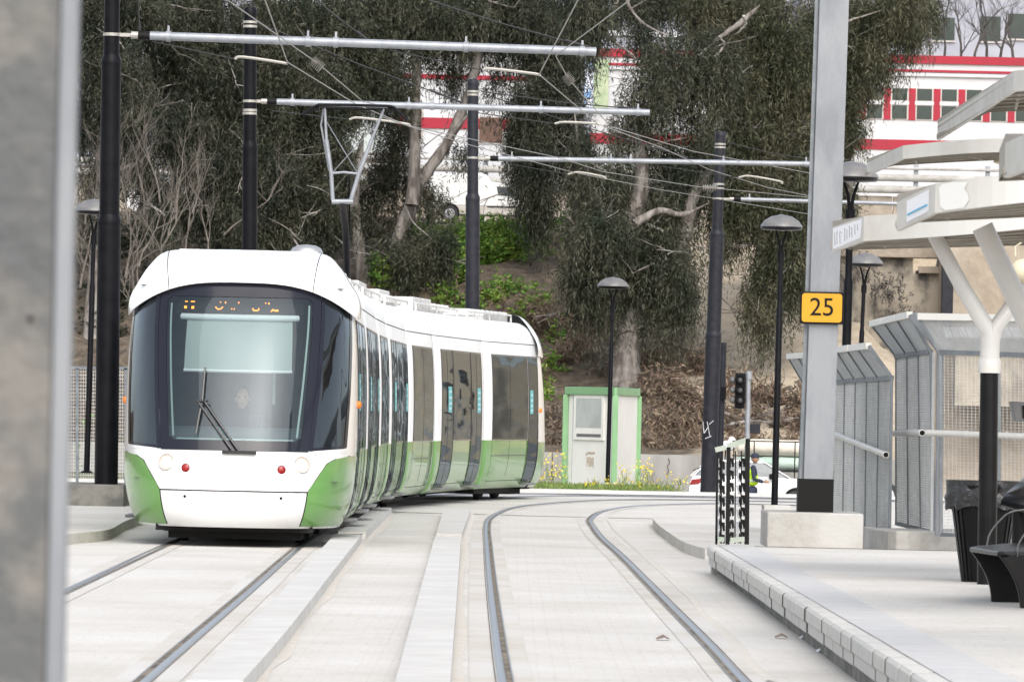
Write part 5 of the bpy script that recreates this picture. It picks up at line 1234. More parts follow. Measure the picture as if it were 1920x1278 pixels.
for (xa, za), (xb, zb_) in (((.10, .95), (.56, 1.41)), ((1.5, .96), (1.48, 1.42)), ((2.98, .96), (2.22, 1.41))):
    for sgn in (-1, 1): m.bar((xc0+xa, Yv+sgn*.80, zr+za), (xc0+xb, Yv+sgn*.59, zr+zb_), .07, .03)
m.build('pillar', 'car_white', t)
m = MB(); m.prism([(xc0+.02, Yv-.845, zr+.70), (xc0+.30, Yv-.855, zr+.74), (xc0+.46, Yv-.855, zr+.92), (xc0+.08, Yv-.845, zr+.86)], (0, .1, 0)); m.build('tail_light', 'red_lens', t, bevel=.01)
m = MB(); m.box((xc0+2.35, Yv-.98, zr+.92), (xc0+2.55, Yv-.83, zr+1.08)); m.build('wing_mirror', 'black_pole', t, bevel=.03)
m = MB(); m.tube([(xc0+.12, Yv-.5, zr+1.12), (xc0+.5, Yv-.5, zr+1.30)], .015, 6); m.build('rear_wiper', 'black_flat', t)
for xw in (.72, 3.15):
    m = MB(); m.lathe((xc0+xw, Yv-.79, zr+.33), [(.36, -.0465), (.36, .1)], 24, axis=(0, 1, 0)); m.build('wheel_arch', 'black_flat', t); wheel(t, (xc0+xw, Yv-.76, zr+.30), .30)
# loaded truck behind the car
Yk = 174.0; xk0 = P(1352, 840, Yk).x; 
t = thing('truck', (xk0+3, Yk, zr), 'open truck with a black cage of beige and pale green bundled sacks, behind the hatchback', 'truck')
zA, zB = P(1400, 905, Yk).z, P(1400, 826, Yk).z; x1 = P(1640, 840, Yk).x
m = MB(); m.box((xk0, Yk-1, zA-.15), (x1, Yk+1, zA)); m.box((xk0+.4, Yk-.7, zA-.5), (x1, Yk+.7, zA-.15)); m.build('bed', 'black_pole', t)
m = MB()
for z in (zB, zB-.45, zB-.9): m.bar((xk0+.3, Yk-1.02, z), (x1, Yk-1.02, z), .035)
for i in range(12): x = xk0+.35+i*.62; m.bar((x, Yk-1.02, zA), (x, Yk-1.02, zB+.0), .035)
m.tube([(xk0+.35, Yk-1, zB), (xk0+.1, Yk-1, zB-.3), (xk0+.05, Yk-1, zA)], .025, 6); m.build('cage', 'black_flat', t)
for xw in (1.2, 5.0): wheel(t, (xk0+xw, Yk-.85, zr+.42), .42, .25)
def bundle(x0, x1, z, r, m_, l):
    m = MB(); rows = []
    for i in range(15):
        f = i/14; rr = r*(1-.25*(2*f-1)**4)*(.93+.12*hash2(i, int(z*9)+3)); rows.append([Vector((x0+(x1-x0)*f, Yk+rr*1.6*math.cos(2*math.pi*k/16)-.05, z+rr*math.sin(2*math.pi*k/16))) for k in range(17)])
    m.grid(rows); m.add(rows[0], [tuple(range(16))]); m.add(rows[-1], [tuple(range(16))]); tag(m.build('sack_bundle', m_, smooth=60), l, 'sacks', 'bundled sacks on the truck')
bundle(xk0+.5, xk0+2.7, zA+1.08, .27, 'cloth_beige', 'beige bundle on the truck, above the safety-vest man'); bundle(xk0+2.75, x1, zA+1.10, .30, 'cloth_beige', 'topmost cream bundle on the truck, right of the lamp post')
bundle(xk0+.5, xk0+2.7, zA+.62, .24, 'cloth_mint', 'lower mint bundle on the truck, behind the hatchback roof'); bundle(xk0+2.75, x1, zA+.60, .26, 'cloth_mint', 'lower pale green bundle on the truck, right of the lamp post')
m = MB(); m.ico((P(1365, 832, Yk).x, Yk-.2, P(1365, 835, Yk).z), .18, sq=(1.5, 1, .9)); m.ico((P(1372, 826, Yk).x, Yk-.2, P(1372, 826, Yk).z), .12); tag(m.build('sack_bundle', 'paper', smooth=60), 'small white bundle above the railing handrail', 'sacks', 'bundled sacks on the truck')
# van on the upper road
Yu = 222.0; su = F/Yu; xv = P(803, 400, Yu).x; zu = 8.94
t = thing('van', (xv+2, Yu, zu), 'white high-backed delivery van on the upper road, dusty along the sill', 'van')
vb = [(0, .35), (-.02, .9), (.06, 1.35), (.12, 1.78), (.2, 1.86), (2.05, 1.88), (2.25, 1.84), (2.42, 1.58), (2.9, 1.52), (3.25, 1.38), (3.68, 1.02), (4.2, .92), (4.42, .8), (4.48, .45), (4.4, .3)]
for nm, pr, ma in (('body', [(x, max(z, .62)) for x, z in vb], 'van_white'), ('sill', [(0, .28), (0, .62), (4.47, .62), (4.45, .28)], 'van_dirt')):
    m = MB(); m.prism([(xv+x, Yu-.83, zu+z) for x, z in pr], (0, 1.66, 0)); m.build(nm, ma, t, bevel=.05)
m = MB(); m.prism([(xv+2.72, Yu-.845, zu+1.05), (xv+3.62, Yu-.845, zu+1.02), (xv+3.28, Yu-.845, zu+1.32), (xv+3.1, Yu-.845, zu+1.38), (xv+2.65, Yu-.845, zu+1.40)], (0, .04, 0)); m.build('window', 'car_glass', t)
m = MB(); m.bar((xv+3.15, Yu-.852, zu+1.03), (xv+3.15, Yu-.852, zu+1.38), .03); m.box((xv+3.45, Yu-.98, zu+1.0), (xv+3.6, Yu-.85, zu+1.14)); m.box((xv+2.72, Yu-.85, zu+.88), (xv+2.95, Yu-.835, zu+.905)); m.bar((xv+2.3, Yu-.845, zu+.60), (xv+4.4, Yu-.845, zu+.60), .03); m.build('trim', 'black_pole', t)
m = MB(); m.prism([(xv+.0, Yu-.845, zu+.75), (xv+.12, Yu-.845, zu+.78), (xv+.13, Yu-.845, zu+.98), (xv+.03, Yu-.845, zu+1.0)], (0, .04, 0)); m.build('tail_light', 'red_lens', t)
for xw in (.85, 3.75):
    m = MB(); m.lathe((xv+xw, Yu-.80, zu+.33), [(.38, -.046), (.38, .1)], 24, axis=(0, 1, 0)); m.build('wheel_arch', 'black_flat', t); wheel(t, (xv+xw, Yu-.77, zu+.31), .31)
xq = P(238, 392, 224).x
t = thing('parked_car', (xq+2, 224, 8.94), 'white car half hidden by twigs on the upper road, left of the second pole', 'car'); loft_car(t, [(x*1.15, z*1.15) for x, z in low], None, 1.7, 'car_white', xq, 224, 8.94); greenhouse(t, xq, 224, 8.94, (.3, 3.5), (.8, 2.7), 1.1, 1.62, 1.6, 1.3, 'car_glass', 'window')
for xw in (.85, 3.6): wheel(t, (xq+xw, 223.2, 9.27), .33)
# ------------------------------------------------------------------ walls of the setting
m = MB(); x = -32.0; i = 0
while x < 14:
    w = 5.2+hash2(i, 4); m.box((x, 178.0+.02*hash2(i, 1), -1.25), (x+w-.03, 178.42, P(1100, 850, 178).z+.03*hash2(i, 8))); x += w; i += 1
tag(m.build('retaining_wall', 'wall_grey'), 'long low grey concrete wall behind the green and white cabin', 'wall')
m = MB(); q = [P(x, y, 177.97) for x, y in [(1253, 858), (1256, 866), (1251, 874), (1254, 882), (1250, 889)]]; m.tube(q, .012, 4); tag(m.build('wall_crack', 'joint'), 'dark crack in the low grey wall right of the cabin', 'crack')
# ruined stone wall at right and beige rough wall behind the fence
Yr2 = 200.0
def rel(x, y, Y): return P(x, y, Y)
prof = [(1560, 560), (1560, 440), (1600, 462), (1640, 470), (1700, 478), (1712, 476), (1712, 512), (1722, 514), (1722, 506), (1760, 500), (1765, 470), (1830, 468), (1990, 470), (1990, 700), (1560, 700)]
m = MB(); m.prism([rel(x, y, Yr2) for x, y in prof], (0, 1.5, 0)); tag(m.build('ruined_wall', 'ruin'), 'crumbling stained stone wall above the sandy bank at right', 'wall')
m = MB(); m.box(tuple(rel(1560, 480, 199.6)), tuple(rel(1765, 455, 200.2)+Vector((0, .3, 0)))); m.box(tuple(rel(1722, 512, 199.7)), tuple(rel(1762, 500, 199.9))); tag(m.build('wall_coping', 'wall_beige', bevel=.03), 'pale broken coping slab on the crumbling wall', 'coping')
m = MB(); a, b_ = rel(1765, 520, 198), rel(1990, 430, 198); m.box((a.x, 198, 2), (b_.x, 199.2, b_.z)); tag(m.build('house_wall', 'wall_beige'), 'tall rough beige wall seen through the fork of the white mast', 'wall')
m = MB(); a = P(1762, 700, 196); m.box((a.x, 195.9, 1.0), (P(1786, 600, 196).x, 196.3, P(1770, 495, 196).z)); tag(m.build('steel_post', 'pole_navy', bevel=.02), 'dark steel column standing against the beige wall', 'post')
Yw3 = 120.0; a = P(1690, 990, Yw3); m = MB(); rows = []
for z in np.linspace(-.2, P(1800, 640, Yw3).z, 14): rows.append([(x, Yw3+.10*vnoise(x*1.5, z*1.5), z) for x in np.linspace(P(1700, 900, Yw3).x, P(2050, 900, Yw3).x, 34)])
m.grid(rows); m.grid([[rows[-1][k] for k in range(34)], [(p[0], p[1]+.6, p[2]) for p in rows[-1]]]); o = m.build('house_wall', 'wall_beige', smooth=50); tag(o, 'rough beige wall right behind the tall mesh fence', 'wall')
t = thing('lean_to', P(1800, 640, 118), 'low lean-to with pale corrugated roof seen through the mesh overhang', 'shed')
m = MB(); 
for k in range(16): p = P(1780+k*14, 632, 118); m.bar(p, p+Vector((.05, 1.6, .22)), .13, .03)
m.build('roof', 'fence_cap', t); m = MB(); m.box(tuple(P(1790, 760, 118.5)), tuple(P(2000, 636, 119.2))); m.build('wall', 'ruin', t)
# upper road: concrete parapet, crash rail, buildings
t = thing('parapet', P(900, 400, 230), 'beige concrete parapet with pipe rails along the upper road', 'parapet')
Yq = 230.0; z1 = P(1050, 355, Yq).z
m = MB(); x = -26.0; i = 0
while x < 22: m.box((x, Yq, 8.8), (x+2.9, Yq+.4, z1+.02*hash2(i, 2))); x += 2.95; i += 1
m.build('wall', 'wall_beige', t)
m = MB()
for py, r in ((340, .16), (318, .15), (300, .06)): z = P(960, py, Yq-.2).z; m.tube([(-26, Yq-.2, z), (22, Yq-.2, z)], r, 10)
m.build('pipe_rail', 'concrete', t, smooth=50); 
for i in range(17): m = MB(); x = -24.5+i*2.9; m.box((x, Yq-.1, z1-.1), (x+.18, Yq+.12, P(960, 292, Yq).z)); m.build('rail_post', 'tube_grey', t)
Ya = 275.0
def ZA(px, py): return P(px, py, Ya).z
def building(name, label, Y, x0p, x1p, ztop, zbot, bands, windows, dep=14):
    xa, xb = P(x0p, 300, Y).x, P(x1p, 300, Y).x; t = thing(name, ((xa+xb)/2, Y, zbot), label, 'building')
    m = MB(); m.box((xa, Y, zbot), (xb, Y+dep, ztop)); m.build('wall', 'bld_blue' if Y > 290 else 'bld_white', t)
    for za, zb_, mm, o in bands: 
        m = MB(); m.box((xa-o, Y-o, za), (xb+o, Y+dep+o, zb_)); m.build('painted_band' if mm == 'bld_red' else 'ledge', mm, t)
    return t, xa, xb
xr_ = 1800
bands = [(ZA(xr_, 121), ZA(xr_, 106), 'bld_red', .12), (ZA(xr_, 137), ZA(xr_, 132.5), 'bld_red', .08), (ZA(xr_, 145), ZA(xr_, 139), 'bld_white', .15), (ZA(xr_, 284), ZA(xr_, 264.5), 'bld_red', .06)]
ta, xa, xb = building('school_building', 'white building with red bands and a row of paired dark windows at upper right', Ya, 1108, 2100, ZA(xr_, 106), 8.5, bands, None)
for k in range(12):
    pxc = 1454+k*46.5+ (0 if k else 0)
    if pxc > 1960: break
    x = P(pxc, 200, Ya).x; wd = .36
    fr = MB(); fr.box((x-wd-.11, Ya-.05, ZA(xr_, 227)), (x+wd+.11, Ya+.01, ZA(xr_, 167.5))); f = fr.build('window', 'win_frame', ta)
    for y0, y1 in ((168.5, 190.5), (200, 225.5)):
        p = MB(); p.box((x-wd, Ya-.07, ZA(xr_, y1)), (x+wd, Ya-.045, ZA(xr_, y0))); p.build('pane', 'win_dark', f)
    p = MB(); p.box((x-wd-.1, Ya-.075, ZA(xr_, 198.8)), (x+wd+.1, Ya-.052, ZA(xr_, 192))); p.build('sill', 'bld_white', f)
    q = MB(); x2 = P(pxc+23.5, 200, Ya).x; q.box((x2-.17, Ya-.06, ZA(xr_, 227.5)), (x2+.17, Ya+.01, ZA(xr_, 168))); q.build('painted_pier', 'bld_red', ta)
# mural at its left end
m = MB(); m.box((P(1095, 200, Ya).x, Ya-.25, ZA(1110, 205)), (P(1112, 200, Ya).x, Ya+3, ZA(1110, 112))); mu = m.build('mural', 'mural_blue', ta); m = MB(); m.box((P(1112.5, 200, Ya).x, Ya-.25, ZA(1120, 207)), (P(1140, 200, Ya).x, Ya-.16, ZA(1120, 112))); m.build('mural', 'mural_green', ta)
Yb2 = 262.0
def ZB(py): return P(870, py, Yb2).z
tb, xa, xb = building('apartment_block', 'white building with red bands and brown shutters glimpsed between the trees', Yb2, 745, 1010, ZB(60), 8.5, [(ZB(149), ZB(141), 'bld_red', .08), (ZB(242), ZB(222), 'bld_red', .08)], None)
for xl, xr2, y0, y1 in ((899, 942, 266, 220), (756, 790, 262, 206)):
    f = MB(); f.box((P(xl-3, 240, Yb2).x, Yb2-.07, ZB(y0+3)), (P(xr2+3, 240, Yb2).x, Yb2-.01, ZB(y1-3))); ff = f.build('window', 'win_frame', tb)
    s_ = MB()
    for k in range(16): z = ZB(y0)+(ZB(y1)-ZB(y0))*k/16; s_.obox(((P(xl, 240, Yb2).x+P(xr2, 240, Yb2).x)/2, Yb2-.10, z+.03), ((P(xr2, 240, Yb2).x-P(xl, 240, Yb2).x)/2, 0, 0), (0, .02, -.02), (0, .004, .03))
    s_.build('shutter', 'shutter', ff)
Yc2 = 310.0
def ZC(py): return P(1800, py, Yc2).z
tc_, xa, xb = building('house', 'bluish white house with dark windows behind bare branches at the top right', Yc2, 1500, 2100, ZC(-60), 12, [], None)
for xl, w, y0, y1 in ((1748, 42, 76, 34), (1838, 38, 76, 30), (1890, 48, 70, 24), (1600, 40, 80, 30)):
    p = MB(); p.box((P(xl, 50, Yc2).x, Yc2-.05, ZC(y0)), (P(xl+w, 50, Yc2).x, Yc2+.02, ZC(y1))); f = p.build('window', 'win_dark', tc_)
    q = MB(); q.box((P(xl-2, 50, Yc2).x, Yc2-.12, ZC(y0+4)), (P(xl+w+2, 50, Yc2).x, Yc2+.01, ZC(y0+1))); q.build('sill', 'win_frame', f)
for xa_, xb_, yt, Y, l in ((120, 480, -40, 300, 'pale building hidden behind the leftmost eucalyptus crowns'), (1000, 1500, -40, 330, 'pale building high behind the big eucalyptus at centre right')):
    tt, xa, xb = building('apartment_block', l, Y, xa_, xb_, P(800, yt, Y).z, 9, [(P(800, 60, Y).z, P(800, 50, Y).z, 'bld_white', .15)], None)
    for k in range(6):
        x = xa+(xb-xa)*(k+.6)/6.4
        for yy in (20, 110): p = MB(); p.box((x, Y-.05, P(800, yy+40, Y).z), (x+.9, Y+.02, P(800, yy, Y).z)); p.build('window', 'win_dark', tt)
# ------------------------------------------------------------------ trees
def tree(label, trunks, clumps, leafm, name='eucalyptus_tree', per=700, group='eucalyptus trees on the bank', droop=1.0, strand=(.4, 1.3), bark='bark', cat='tree', llen=.21, lw=.032):
    """trunks: list of ([(px,py)..], Y, r0, r1)"""
    p0 = P(*trunks[0][0][0], trunks[0][1]) if trunks else P(clumps[0][0], clumps[0][1], clumps[0][4])
    t = thing(name, p0, label, cat, group)
    m = MB()
    for pts, Y, r0, r1 in trunks:
        c = catmull([P(x, y, Y-1.3+(k*.25)) for k, (x, y) in enumerate(pts)], 6); n = len(c)
        c = [p+Vector((.05*(hash2(i, n)-.5), 0, 0)) for i, p in enumerate(c)]
        m.tube(c, [(r0+(r1-r0)*i/(n-1))*(1+.22*(hash2(i, 3)-.5))*min(1, .15+(n-1-i)/5) for i in range(n)], 12)
    if trunks: m.build('trunk', bark, t, smooth=70)
    # branches into the clumps
    b = MB()
    for cl in clumps:
        c = P(cl[0], cl[1], cl[4]); s = F/cl[4]
        for k in range(2+int(cl[2]*cl[3]/4000)):
            q = c+Vector((random.uniform(-.7, .7)*cl[2]/s, random.uniform(-.6, .6)*cl[5], random.uniform(-.3, .9)*cl[3]/s)); twig_mb(b, q, (random.gauss(0, 1), random.gauss(0, .5), random.gauss(.3, .6)), random.uniform(.9, 1.8), .035, 1, .6, .0, 2)
    if clumps:
        b.build('twigs', bark, t, smooth=60)['kind'] = 'stuff'
        pt, dr = clump_leaves(clumps, per*2.9, droop, strand); leaf_mesh('crown', pt, dr, llen, lw, leafm, t)
    return t
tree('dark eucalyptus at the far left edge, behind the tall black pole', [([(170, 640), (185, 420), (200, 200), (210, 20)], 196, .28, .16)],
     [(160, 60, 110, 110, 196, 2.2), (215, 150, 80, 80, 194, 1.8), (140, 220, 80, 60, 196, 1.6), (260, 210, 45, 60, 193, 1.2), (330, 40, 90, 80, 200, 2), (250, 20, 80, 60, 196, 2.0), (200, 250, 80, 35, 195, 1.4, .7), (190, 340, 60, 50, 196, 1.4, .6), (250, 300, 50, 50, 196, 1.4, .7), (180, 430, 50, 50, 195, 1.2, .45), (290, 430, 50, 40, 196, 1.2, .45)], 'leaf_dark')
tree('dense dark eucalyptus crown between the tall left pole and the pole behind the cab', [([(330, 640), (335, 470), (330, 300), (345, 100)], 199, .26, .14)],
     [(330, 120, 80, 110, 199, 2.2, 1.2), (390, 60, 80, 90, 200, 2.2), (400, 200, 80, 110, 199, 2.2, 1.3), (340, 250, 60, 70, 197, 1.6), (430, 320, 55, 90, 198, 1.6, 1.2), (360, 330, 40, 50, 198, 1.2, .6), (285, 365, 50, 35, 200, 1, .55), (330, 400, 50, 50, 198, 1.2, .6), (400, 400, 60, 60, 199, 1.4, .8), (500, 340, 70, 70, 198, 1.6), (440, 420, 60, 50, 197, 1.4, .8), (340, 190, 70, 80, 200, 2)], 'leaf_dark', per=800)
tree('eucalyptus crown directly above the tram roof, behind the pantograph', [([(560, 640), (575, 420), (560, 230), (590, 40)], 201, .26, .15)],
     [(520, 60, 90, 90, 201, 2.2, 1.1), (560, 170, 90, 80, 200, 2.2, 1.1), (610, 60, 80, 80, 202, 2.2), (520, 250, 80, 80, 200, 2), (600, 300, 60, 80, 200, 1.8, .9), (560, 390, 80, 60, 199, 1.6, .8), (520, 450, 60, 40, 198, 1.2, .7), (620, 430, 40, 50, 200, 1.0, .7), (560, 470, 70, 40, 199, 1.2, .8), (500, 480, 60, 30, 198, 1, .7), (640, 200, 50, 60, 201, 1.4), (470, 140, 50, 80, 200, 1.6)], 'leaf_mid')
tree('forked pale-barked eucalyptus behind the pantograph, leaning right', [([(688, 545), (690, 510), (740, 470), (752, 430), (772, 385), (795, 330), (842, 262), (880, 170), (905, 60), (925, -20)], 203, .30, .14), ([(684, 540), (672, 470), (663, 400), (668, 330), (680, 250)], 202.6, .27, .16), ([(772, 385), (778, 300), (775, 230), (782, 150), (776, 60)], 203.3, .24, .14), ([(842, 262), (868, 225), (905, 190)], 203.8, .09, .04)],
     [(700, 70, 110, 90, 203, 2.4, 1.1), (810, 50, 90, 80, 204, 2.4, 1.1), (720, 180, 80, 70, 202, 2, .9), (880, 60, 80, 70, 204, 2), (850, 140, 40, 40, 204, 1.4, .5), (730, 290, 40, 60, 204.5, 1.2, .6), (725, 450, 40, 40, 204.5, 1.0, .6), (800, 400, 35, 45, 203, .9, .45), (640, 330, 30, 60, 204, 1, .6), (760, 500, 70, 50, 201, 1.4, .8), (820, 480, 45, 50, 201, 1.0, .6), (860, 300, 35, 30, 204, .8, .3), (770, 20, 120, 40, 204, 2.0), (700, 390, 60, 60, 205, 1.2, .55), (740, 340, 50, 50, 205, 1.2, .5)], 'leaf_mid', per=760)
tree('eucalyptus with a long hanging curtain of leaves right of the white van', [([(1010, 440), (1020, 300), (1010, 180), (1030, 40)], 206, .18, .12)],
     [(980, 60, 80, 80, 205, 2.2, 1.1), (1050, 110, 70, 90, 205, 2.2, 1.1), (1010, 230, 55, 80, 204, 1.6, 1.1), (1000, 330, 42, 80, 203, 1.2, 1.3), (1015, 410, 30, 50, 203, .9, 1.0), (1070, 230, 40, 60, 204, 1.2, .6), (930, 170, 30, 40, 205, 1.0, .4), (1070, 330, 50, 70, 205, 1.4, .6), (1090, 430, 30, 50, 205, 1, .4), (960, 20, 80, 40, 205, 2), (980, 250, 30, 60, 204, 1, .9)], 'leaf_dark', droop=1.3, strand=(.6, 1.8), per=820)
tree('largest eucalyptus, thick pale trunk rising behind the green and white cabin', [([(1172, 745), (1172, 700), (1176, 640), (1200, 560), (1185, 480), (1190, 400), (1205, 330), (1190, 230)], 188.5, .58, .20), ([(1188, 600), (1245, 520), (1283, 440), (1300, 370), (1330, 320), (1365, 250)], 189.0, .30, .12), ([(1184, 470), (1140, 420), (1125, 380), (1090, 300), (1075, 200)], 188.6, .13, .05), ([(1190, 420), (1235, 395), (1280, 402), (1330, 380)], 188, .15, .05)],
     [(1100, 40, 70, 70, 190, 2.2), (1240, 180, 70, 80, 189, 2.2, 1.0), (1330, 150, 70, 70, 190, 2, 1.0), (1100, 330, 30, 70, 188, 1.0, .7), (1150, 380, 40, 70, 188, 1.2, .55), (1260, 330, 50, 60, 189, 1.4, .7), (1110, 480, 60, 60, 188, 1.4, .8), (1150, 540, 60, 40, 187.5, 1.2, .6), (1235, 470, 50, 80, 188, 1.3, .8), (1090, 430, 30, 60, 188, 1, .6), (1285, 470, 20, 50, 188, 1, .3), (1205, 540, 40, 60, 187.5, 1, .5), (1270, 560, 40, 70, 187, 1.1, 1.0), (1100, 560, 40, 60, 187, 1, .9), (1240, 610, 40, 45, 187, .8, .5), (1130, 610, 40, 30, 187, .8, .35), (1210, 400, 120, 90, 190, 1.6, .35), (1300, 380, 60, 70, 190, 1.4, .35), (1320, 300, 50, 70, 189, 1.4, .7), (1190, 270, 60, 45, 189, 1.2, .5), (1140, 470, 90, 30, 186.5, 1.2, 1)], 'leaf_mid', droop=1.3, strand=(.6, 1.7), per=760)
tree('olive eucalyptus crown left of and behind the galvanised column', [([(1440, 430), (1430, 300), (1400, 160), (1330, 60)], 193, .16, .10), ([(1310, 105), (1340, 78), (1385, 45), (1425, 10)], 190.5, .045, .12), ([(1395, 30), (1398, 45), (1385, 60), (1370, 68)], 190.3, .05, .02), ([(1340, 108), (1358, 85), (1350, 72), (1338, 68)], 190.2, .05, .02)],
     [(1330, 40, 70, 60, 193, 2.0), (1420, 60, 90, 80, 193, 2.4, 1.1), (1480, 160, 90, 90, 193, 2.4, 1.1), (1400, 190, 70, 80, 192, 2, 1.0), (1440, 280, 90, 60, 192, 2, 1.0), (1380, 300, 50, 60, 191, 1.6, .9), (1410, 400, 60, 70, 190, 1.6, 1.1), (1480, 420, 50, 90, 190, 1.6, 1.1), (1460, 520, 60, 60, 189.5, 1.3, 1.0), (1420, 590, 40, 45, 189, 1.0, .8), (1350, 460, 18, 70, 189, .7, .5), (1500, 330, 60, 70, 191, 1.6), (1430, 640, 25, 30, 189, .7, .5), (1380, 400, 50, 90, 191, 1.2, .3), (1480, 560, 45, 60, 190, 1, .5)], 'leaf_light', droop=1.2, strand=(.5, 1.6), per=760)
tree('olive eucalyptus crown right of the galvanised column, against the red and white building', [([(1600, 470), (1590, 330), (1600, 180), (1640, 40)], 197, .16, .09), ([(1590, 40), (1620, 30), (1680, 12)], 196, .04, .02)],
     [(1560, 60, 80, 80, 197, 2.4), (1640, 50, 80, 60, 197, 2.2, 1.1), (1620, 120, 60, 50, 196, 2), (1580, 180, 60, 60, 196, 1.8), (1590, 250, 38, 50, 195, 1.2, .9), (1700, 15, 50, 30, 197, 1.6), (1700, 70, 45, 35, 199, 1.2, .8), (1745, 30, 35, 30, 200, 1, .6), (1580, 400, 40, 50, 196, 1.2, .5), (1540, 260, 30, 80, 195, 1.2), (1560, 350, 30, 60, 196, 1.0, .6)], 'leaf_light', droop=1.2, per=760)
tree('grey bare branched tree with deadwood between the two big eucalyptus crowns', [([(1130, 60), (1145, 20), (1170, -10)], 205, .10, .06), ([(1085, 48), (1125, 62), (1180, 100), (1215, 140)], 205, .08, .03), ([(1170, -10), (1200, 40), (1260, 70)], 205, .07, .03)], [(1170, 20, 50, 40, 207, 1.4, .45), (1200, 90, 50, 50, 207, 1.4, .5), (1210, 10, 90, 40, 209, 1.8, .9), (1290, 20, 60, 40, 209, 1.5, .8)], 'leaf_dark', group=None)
# bare trees, twiggy shrubs
def bare(label, roots, matn, name='bare_tree', ln=1.6, r=.06, depth=4, spread=.55, n=3, up=.25, cat='tree', group=None):
    a = P(*roots[0][:3]); t = thing(name, a, label, cat, group); m = MB()
    for x, y, Y, dx, dz in roots: twig_mb(m, P(x, y, Y), (dx, random.gauss(0, .2), dz), ln, r, depth, spread, up, n)
    m.build('branch', matn, t); return t
bare('dark bare branches in front of the bluish house at the top right', [(1745, 130, 296, -.1, 1), (1800, 120, 297, .3, 1), (1850, 110, 298, .1, 1), (1900, 112, 296, -.3, 1), (1770, 125, 295, .2, 1), (1825, 118, 295, -.2, 1), (1875, 112, 297, .2, 1), (1720, 120, 295, .2, 1)], 'twig_dark', ln=2.2, r=.09, depth=5)
bare('pale leafless bush against the bank between mesh fence and tram cab', [(160, 600, 150, .1, 1), (250, 590, 152, -.2, 1), (235, 520, 160, .2, 1), (180, 470, 165, .3, 1), (300, 560, 165, .1, 1), (150, 540, 155, .2, 1), (200, 640, 148, .1, 1), (220, 450, 168, -.2, 1), (270, 620, 150, -.1, 1), (160, 420, 168, .2, 1), (240, 660, 146, .1, 1)], 'twig', 'bare_shrub', ln=1.7, r=.035, depth=4, cat='shrub')
bare('tangle of pale twigs above the left end of the tram roof', [(260, 500, 175, .3, 1), (300, 470, 178, .1, 1), (340, 500, 180, .4, 1), (390, 480, 182, .2, 1), (240, 420, 180, -.1, 1), (270, 400, 182, .1, 1), (330, 420, 182, .2, 1), (420, 440, 184, .5, .8), (300, 380, 185, -.3, 1), (360, 400, 185, .3, 1)], 'twig', 'bare_shrub', ln=1.8, r=.035, depth=4, cat='shrub')
def on_slope(px, py):
    d = ray(px, py); Y = 178.6
    while Y < 226:
        k = Y/d.y
        if HC+d.z*k <= TZ(d.x*k, Y): break
        Y += .25
    return Y
def scatter_clumps(lst, dens=1.0):
    out = []
    for x, y, rx, ry in lst: Y = on_slope(x, y); out.append((x, y, rx, ry, Y-.35, .6, dens))
    return out
def bush(label, lst, leafm, per=700, name='bush', cat='bush', kind=None, droop=-.25, strand=(.2, .6), ll=.15, lw=.06, group=None, dens=1.0):
    cl = scatter_clumps(lst, dens); pt, dr = clump_leaves(cl, per, droop, strand, 8); 
    if droop < 0: dr[:, 2] = np.abs(dr[:, 2])*.6
    o = leaf_mesh(name, pt, dr, ll, lw, leafm); return tag(o, label, cat, group, kind)
bush('bright green scrub growing down the upper bank behind the tram', [(860, 450, 45, 25), (920, 440, 50, 22), (900, 490, 50, 30), (950, 480, 40, 35), (860, 520, 30, 25), (790, 445, 40, 18), (1050, 425, 45, 10), (990, 425, 30, 12), (720, 520, 40, 30), (840, 560, 25, 20), (1080, 440, 20, 8), (880, 470, 90, 40), (830, 500, 60, 40), (960, 450, 70, 30)], 'leaf_bush', 3000, 'scrub', 'scrub', 'stuff')
bush('sparse green weeds on the brown bank right of the tram tail', [(1035, 690, 16, 20), (1020, 740, 22, 22), (970, 600, 30, 20), (1010, 570, 25, 18), (960, 540, 40, 20), (1050, 640, 20, 15), (880, 580, 40, 16), (930, 560, 30, 15)], 'leaf_bush', 1300, 'weeds', 'weeds', 'stuff')
bush('green undergrowth low behind the leafless shrubs at the left', [(230, 560, 70, 50), (180, 620, 60, 50), (300, 520, 60, 40), (400, 470, 60, 35), (480, 460, 40, 20), (200, 480, 70, 50), (280, 450, 60, 40), (200, 420, 60, 30), (270, 375, 50, 18)], 'leaf_mid', 600, 'undergrowth', 'undergrowth', 'stuff', group=None)
# dry brush and dead leaf piles
def pile(label, lst, dens=1.0):
    cl = scatter_clumps(lst, dens); pt, dr = clump_leaves(cl, 1500, .55, (.3, .8), 9); o = leaf_mesh('dry_brush', pt, dr, .24, .042, 'leaf_dry'); return tag(o, label, 'dry brush', None, 'stuff')
pile('heap of dead brown branches and leaves right of the cabin', [(1250, 800, 50, 40), (1230, 740, 50, 45), (1290, 760, 40, 50), (1210, 830, 20, 15), (1290, 825, 40, 20), (1240, 838, 60, 10), (1320, 836, 40, 12), (1340, 800, 40, 40), (1300, 700, 30, 30), (1220, 680, 30, 25), (1180, 700, 30, 20)])
pile('heap of dead branches behind the traffic light', [(1400, 790, 50, 30), (1400, 825, 60, 15), (1480, 832, 40, 12), (1360, 720, 30, 30), (1440, 760, 50, 35), (1480, 800, 40, 25), (1400, 740, 30, 25), (1500, 780, 30, 40)])
pile('dry leaf litter left of the cabin, beside the tram tail', [(1035, 790, 22, 40), (1040, 830, 20, 20), (1000, 700, 30, 30), (1060, 680, 25, 30)])
pile('brown leaf litter on the shaded bank above the tram tail', [(1010, 620, 60, 50), (950, 590, 50, 40), (1080, 660, 50, 30), (1060, 600, 50, 50), (900, 560, 60, 30), (1140, 700, 40, 20)], .35)
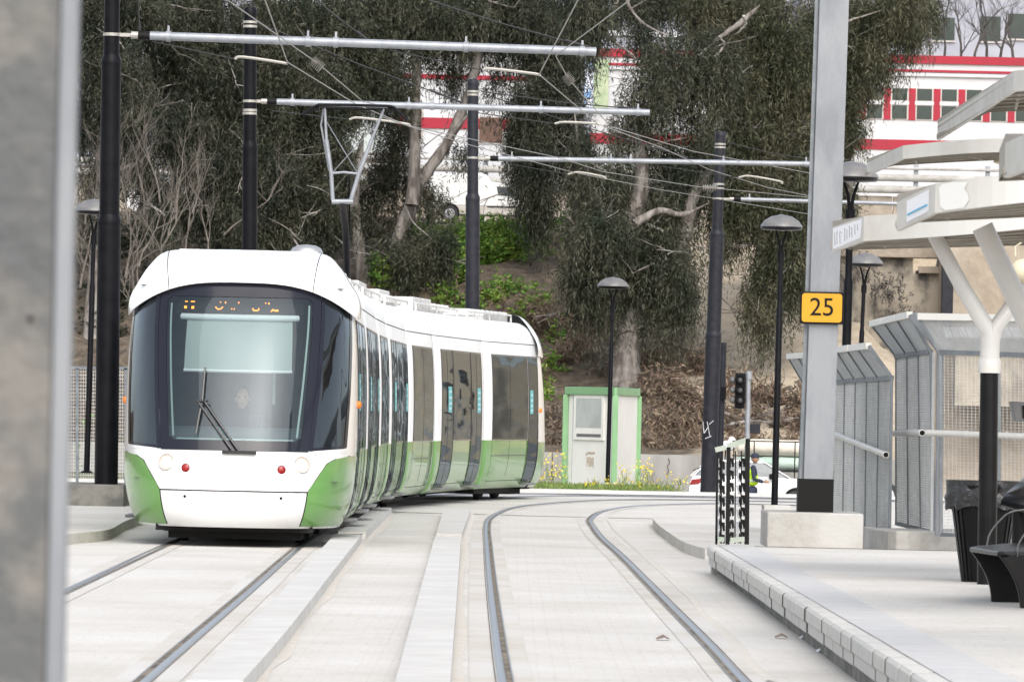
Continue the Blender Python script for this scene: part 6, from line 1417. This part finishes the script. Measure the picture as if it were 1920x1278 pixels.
def deadlimb(label, pts, r0, matn='bark'):
    Y = on_slope(*pts[len(pts)//2]) - .8; t = thing('dead_branch', P(*pts[0], Y), label, 'branch'); m = MB(); c = catmull([P(x, y, Y) for x, y in pts], 5); n = len(c)
    m.tube(c, [r0*(1-.75*i/n) for i in range(n)], 8)
    for k in range(7): i = random.randrange(2, n-1); twig_mb(m, c[i], (random.gauss(0, 1), -.2, random.gauss(.3, .7)), random.uniform(.4, 1.1), r0*.3, 1, .5, .1, 2)
    m.build('limb', matn, t, smooth=50)
deadlimb('pale fallen branch reaching down left from the dark pole', [(1335, 655), (1310, 662), (1285, 680), (1268, 700), (1252, 716)], .085)
deadlimb('fallen limb lying across the bank behind the dark pole', [(1210, 636), (1250, 640), (1285, 652), (1330, 662), (1375, 655)], .09)
deadlimb('dead limb behind the traffic light pole', [(1345, 768), (1370, 778), (1405, 785), (1430, 775)], .07)
deadlimb('low dead limb behind the lamp post right of the traffic light', [(1345, 800), (1400, 790), (1450, 790), (1500, 782)], .07)
deadlimb('broken pale branch stub on the sandy bank', [(1440, 760), (1462, 738), (1478, 726), (1486, 724)], .10)
deadlimb('bare twiggy branch on the sandy bank left of the dark pole', [(1330, 660), (1300, 640), (1280, 600), (1285, 575)], .05, 'twig_dark')
deadlimb('grey dead branch low beside the tram tail', [(1022, 762), (1040, 775), (1056, 788)], .05)
deadlimb('grey dead branch just above the low wall by the tram tail', [(1020, 800), (1040, 790), (1060, 798)], .05)
# dark ivy on the ruined wall
cl = [(1620, 510, 30, 25, 199, .4, .8), (1660, 540, 40, 40, 199, .4, .8), (1600, 480, 30, 15, 199, .4, .6), (1690, 580, 25, 25, 199, .4, .7)]
pt, dr = clump_leaves(cl, 300, .6, (.2, .6), 7); tag(leaf_mesh('dry_creeper', pt, dr, .16, .04, 'twig_dark'), 'dark dry creeper clinging to the crumbling wall at right', 'creeper', None, 'stuff')
# grass and yellow flowers along the far kerb
n = 2600; X = RNG.uniform(P(1000, 900, 116).x, P(1275, 900, 116).x, n); Yg = RNG.uniform(113.2, 121, n); keep = RNG.random(n) < np.where(X < P(1260, 900, 116).x, 1, .35); X, Yg = X[keep], Yg[keep]
pt = np.stack([X, Yg, np.full(len(X), .05)], 1); dr = RNG.normal(size=(len(X), 3))*.45; dr[:, 2] = 1
tag(leaf_mesh('grass', pt, dr, .085, .018, 'grass'), 'short green grass along the far kerb by the cabin', 'grass', None, 'stuff')
def flowers(label, lst):
    st, fl = [], []
    for x0, x1, n_, h0, h1 in lst:
        for k in range(n_):
            Y = random.uniform(114, 120); x = P(random.uniform(x0, x1), 900, Y).x; h = random.uniform(h0, h1)
            for j in range(7): st.append((x+random.gauss(0, .02), Y, .05+h*j/8, random.gauss(0, .3), random.gauss(0, .3), 1))
            for j in range(random.randint(2, 6)): fl.append((x+random.gauss(0, .05), Y+random.gauss(0, .05), .05+h+random.gauss(0, .045)))
    t = thing('wild_mustard', (st[0][0], st[0][1], .05), label, 'flowers')
    S = np.array(st); leaf_mesh('stem', S[:, :3], S[:, 3:], .14, .014, 'grass', t)
    Fp = np.repeat(np.array(fl), 3, 0); leaf_mesh('blossom', Fp, RNG.normal(size=Fp.shape)+np.array([0, -.3, .3]), .028, .028, 'flower', t); t['kind'] = 'stuff'
flowers('tall yellow mustard flowers between the tram tail and the cabin', [(1012, 1064, 20, .2, .7)])
flowers('yellow flowers at the foot of the right side of the cabin', [(1160, 1235, 24, .1, .5), (1195, 1215, 6, .4, .6)])
flowers('scattered low yellow flowers along the kerb right of the cabin', [(1235, 1285, 9, .08, .35), (1080, 1150, 8, .05, .15)])
cl = [(150, 850, 20, 40, 99, .5, .5), (240, 840, 12, 50, 99, .5, .5), (150, 800, 20, 30, 99, .5, .4)]
pt, dr = clump_leaves(cl, 500, -.3, (.2, .5), 7); tag(leaf_mesh('weeds', pt, dr, .08, .03, 'leaf_bush'), 'green weeds seen through the low mesh fence at left', 'weeds', None, 'stuff')
# stones on the slope top
m = MB()
for k in range(160):
    x, y = random.uniform(800, 1200), random.uniform(408, 428); Y = on_slope(x, y+6); p = P(x, y+4, Y); r = random.uniform(.04, .13); m.ico(p, r, sq=(1.2, 1, .7), nz=4, n=6)
tag(m.build('rubble', 'rock'), 'pale rubble along the edge of the upper road below the van', 'rubble', None, 'stuff')
# ------------------------------------------------------------------ world, sun, camera
w = bpy.data.worlds.new('World'); sc.world = w; w.use_nodes = True; nt = w.node_tree
sky = nd(nt, 'ShaderNodeTexSky'); sky.sky_type = 'NISHITA'; sky.sun_disc = False; EL, AZ = R(42), R(170)
sky.sun_elevation = EL; sky.sun_rotation = AZ; sky.dust_density = 3
hs = nd(nt, 'ShaderNodeHueSaturation'); hs.inputs['Saturation'].default_value = .42
nt.links.new(sky.outputs[0], hs.inputs['Color']); nt.links.new(hs.outputs[0], nt.nodes['Background'].inputs['Color']); nt.nodes['Background'].inputs['Strength'].default_value = .15
sd = bpy.data.lights.new('sun', 'SUN'); sd.energy = .85; sd.angle = R(60); sd.color = (1, .96, .9)
so = bpy.data.objects.new('sun', sd); COL.objects.link(so)
sdir = Vector((math.sin(AZ)*math.cos(EL), math.cos(AZ)*math.cos(EL), math.sin(EL)))
so.rotation_euler = sdir.to_track_quat('Z', 'Y').to_euler()
cd = bpy.data.cameras.new('camera'); cam = bpy.data.objects.new('camera', cd); COL.objects.link(cam)
cd.sensor_width = 36; cd.lens = 36*F/1920; cd.clip_start = .5; cd.clip_end = 2000
cd.dof.use_dof = True; cd.dof.focus_distance = 72; cd.dof.aperture_fstop = 13
Rv, Uv, Fv = Vector((1, 0, 0)), Vector((0, -math.sin(PITCH), math.cos(PITCH))), Vector((0, math.cos(PITCH), math.sin(PITCH)))
r_, u_ = Rv*CO+Uv*SI, Uv*CO-Rv*SI
Mc = Matrix((r_, u_, -Fv)).transposed().to_4x4(); Mc.translation = Vector((0, 0, HC)); cam.matrix_world = Mc
sc.camera = cam
sc.view_settings.view_transform = 'Standard'; sc.view_settings.look = 'None'; sc.view_settings.gamma = 1; sc.view_settings.exposure = .98
sc.cycles.max_bounces = 7; sc.cycles.transparent_max_bounces = 10
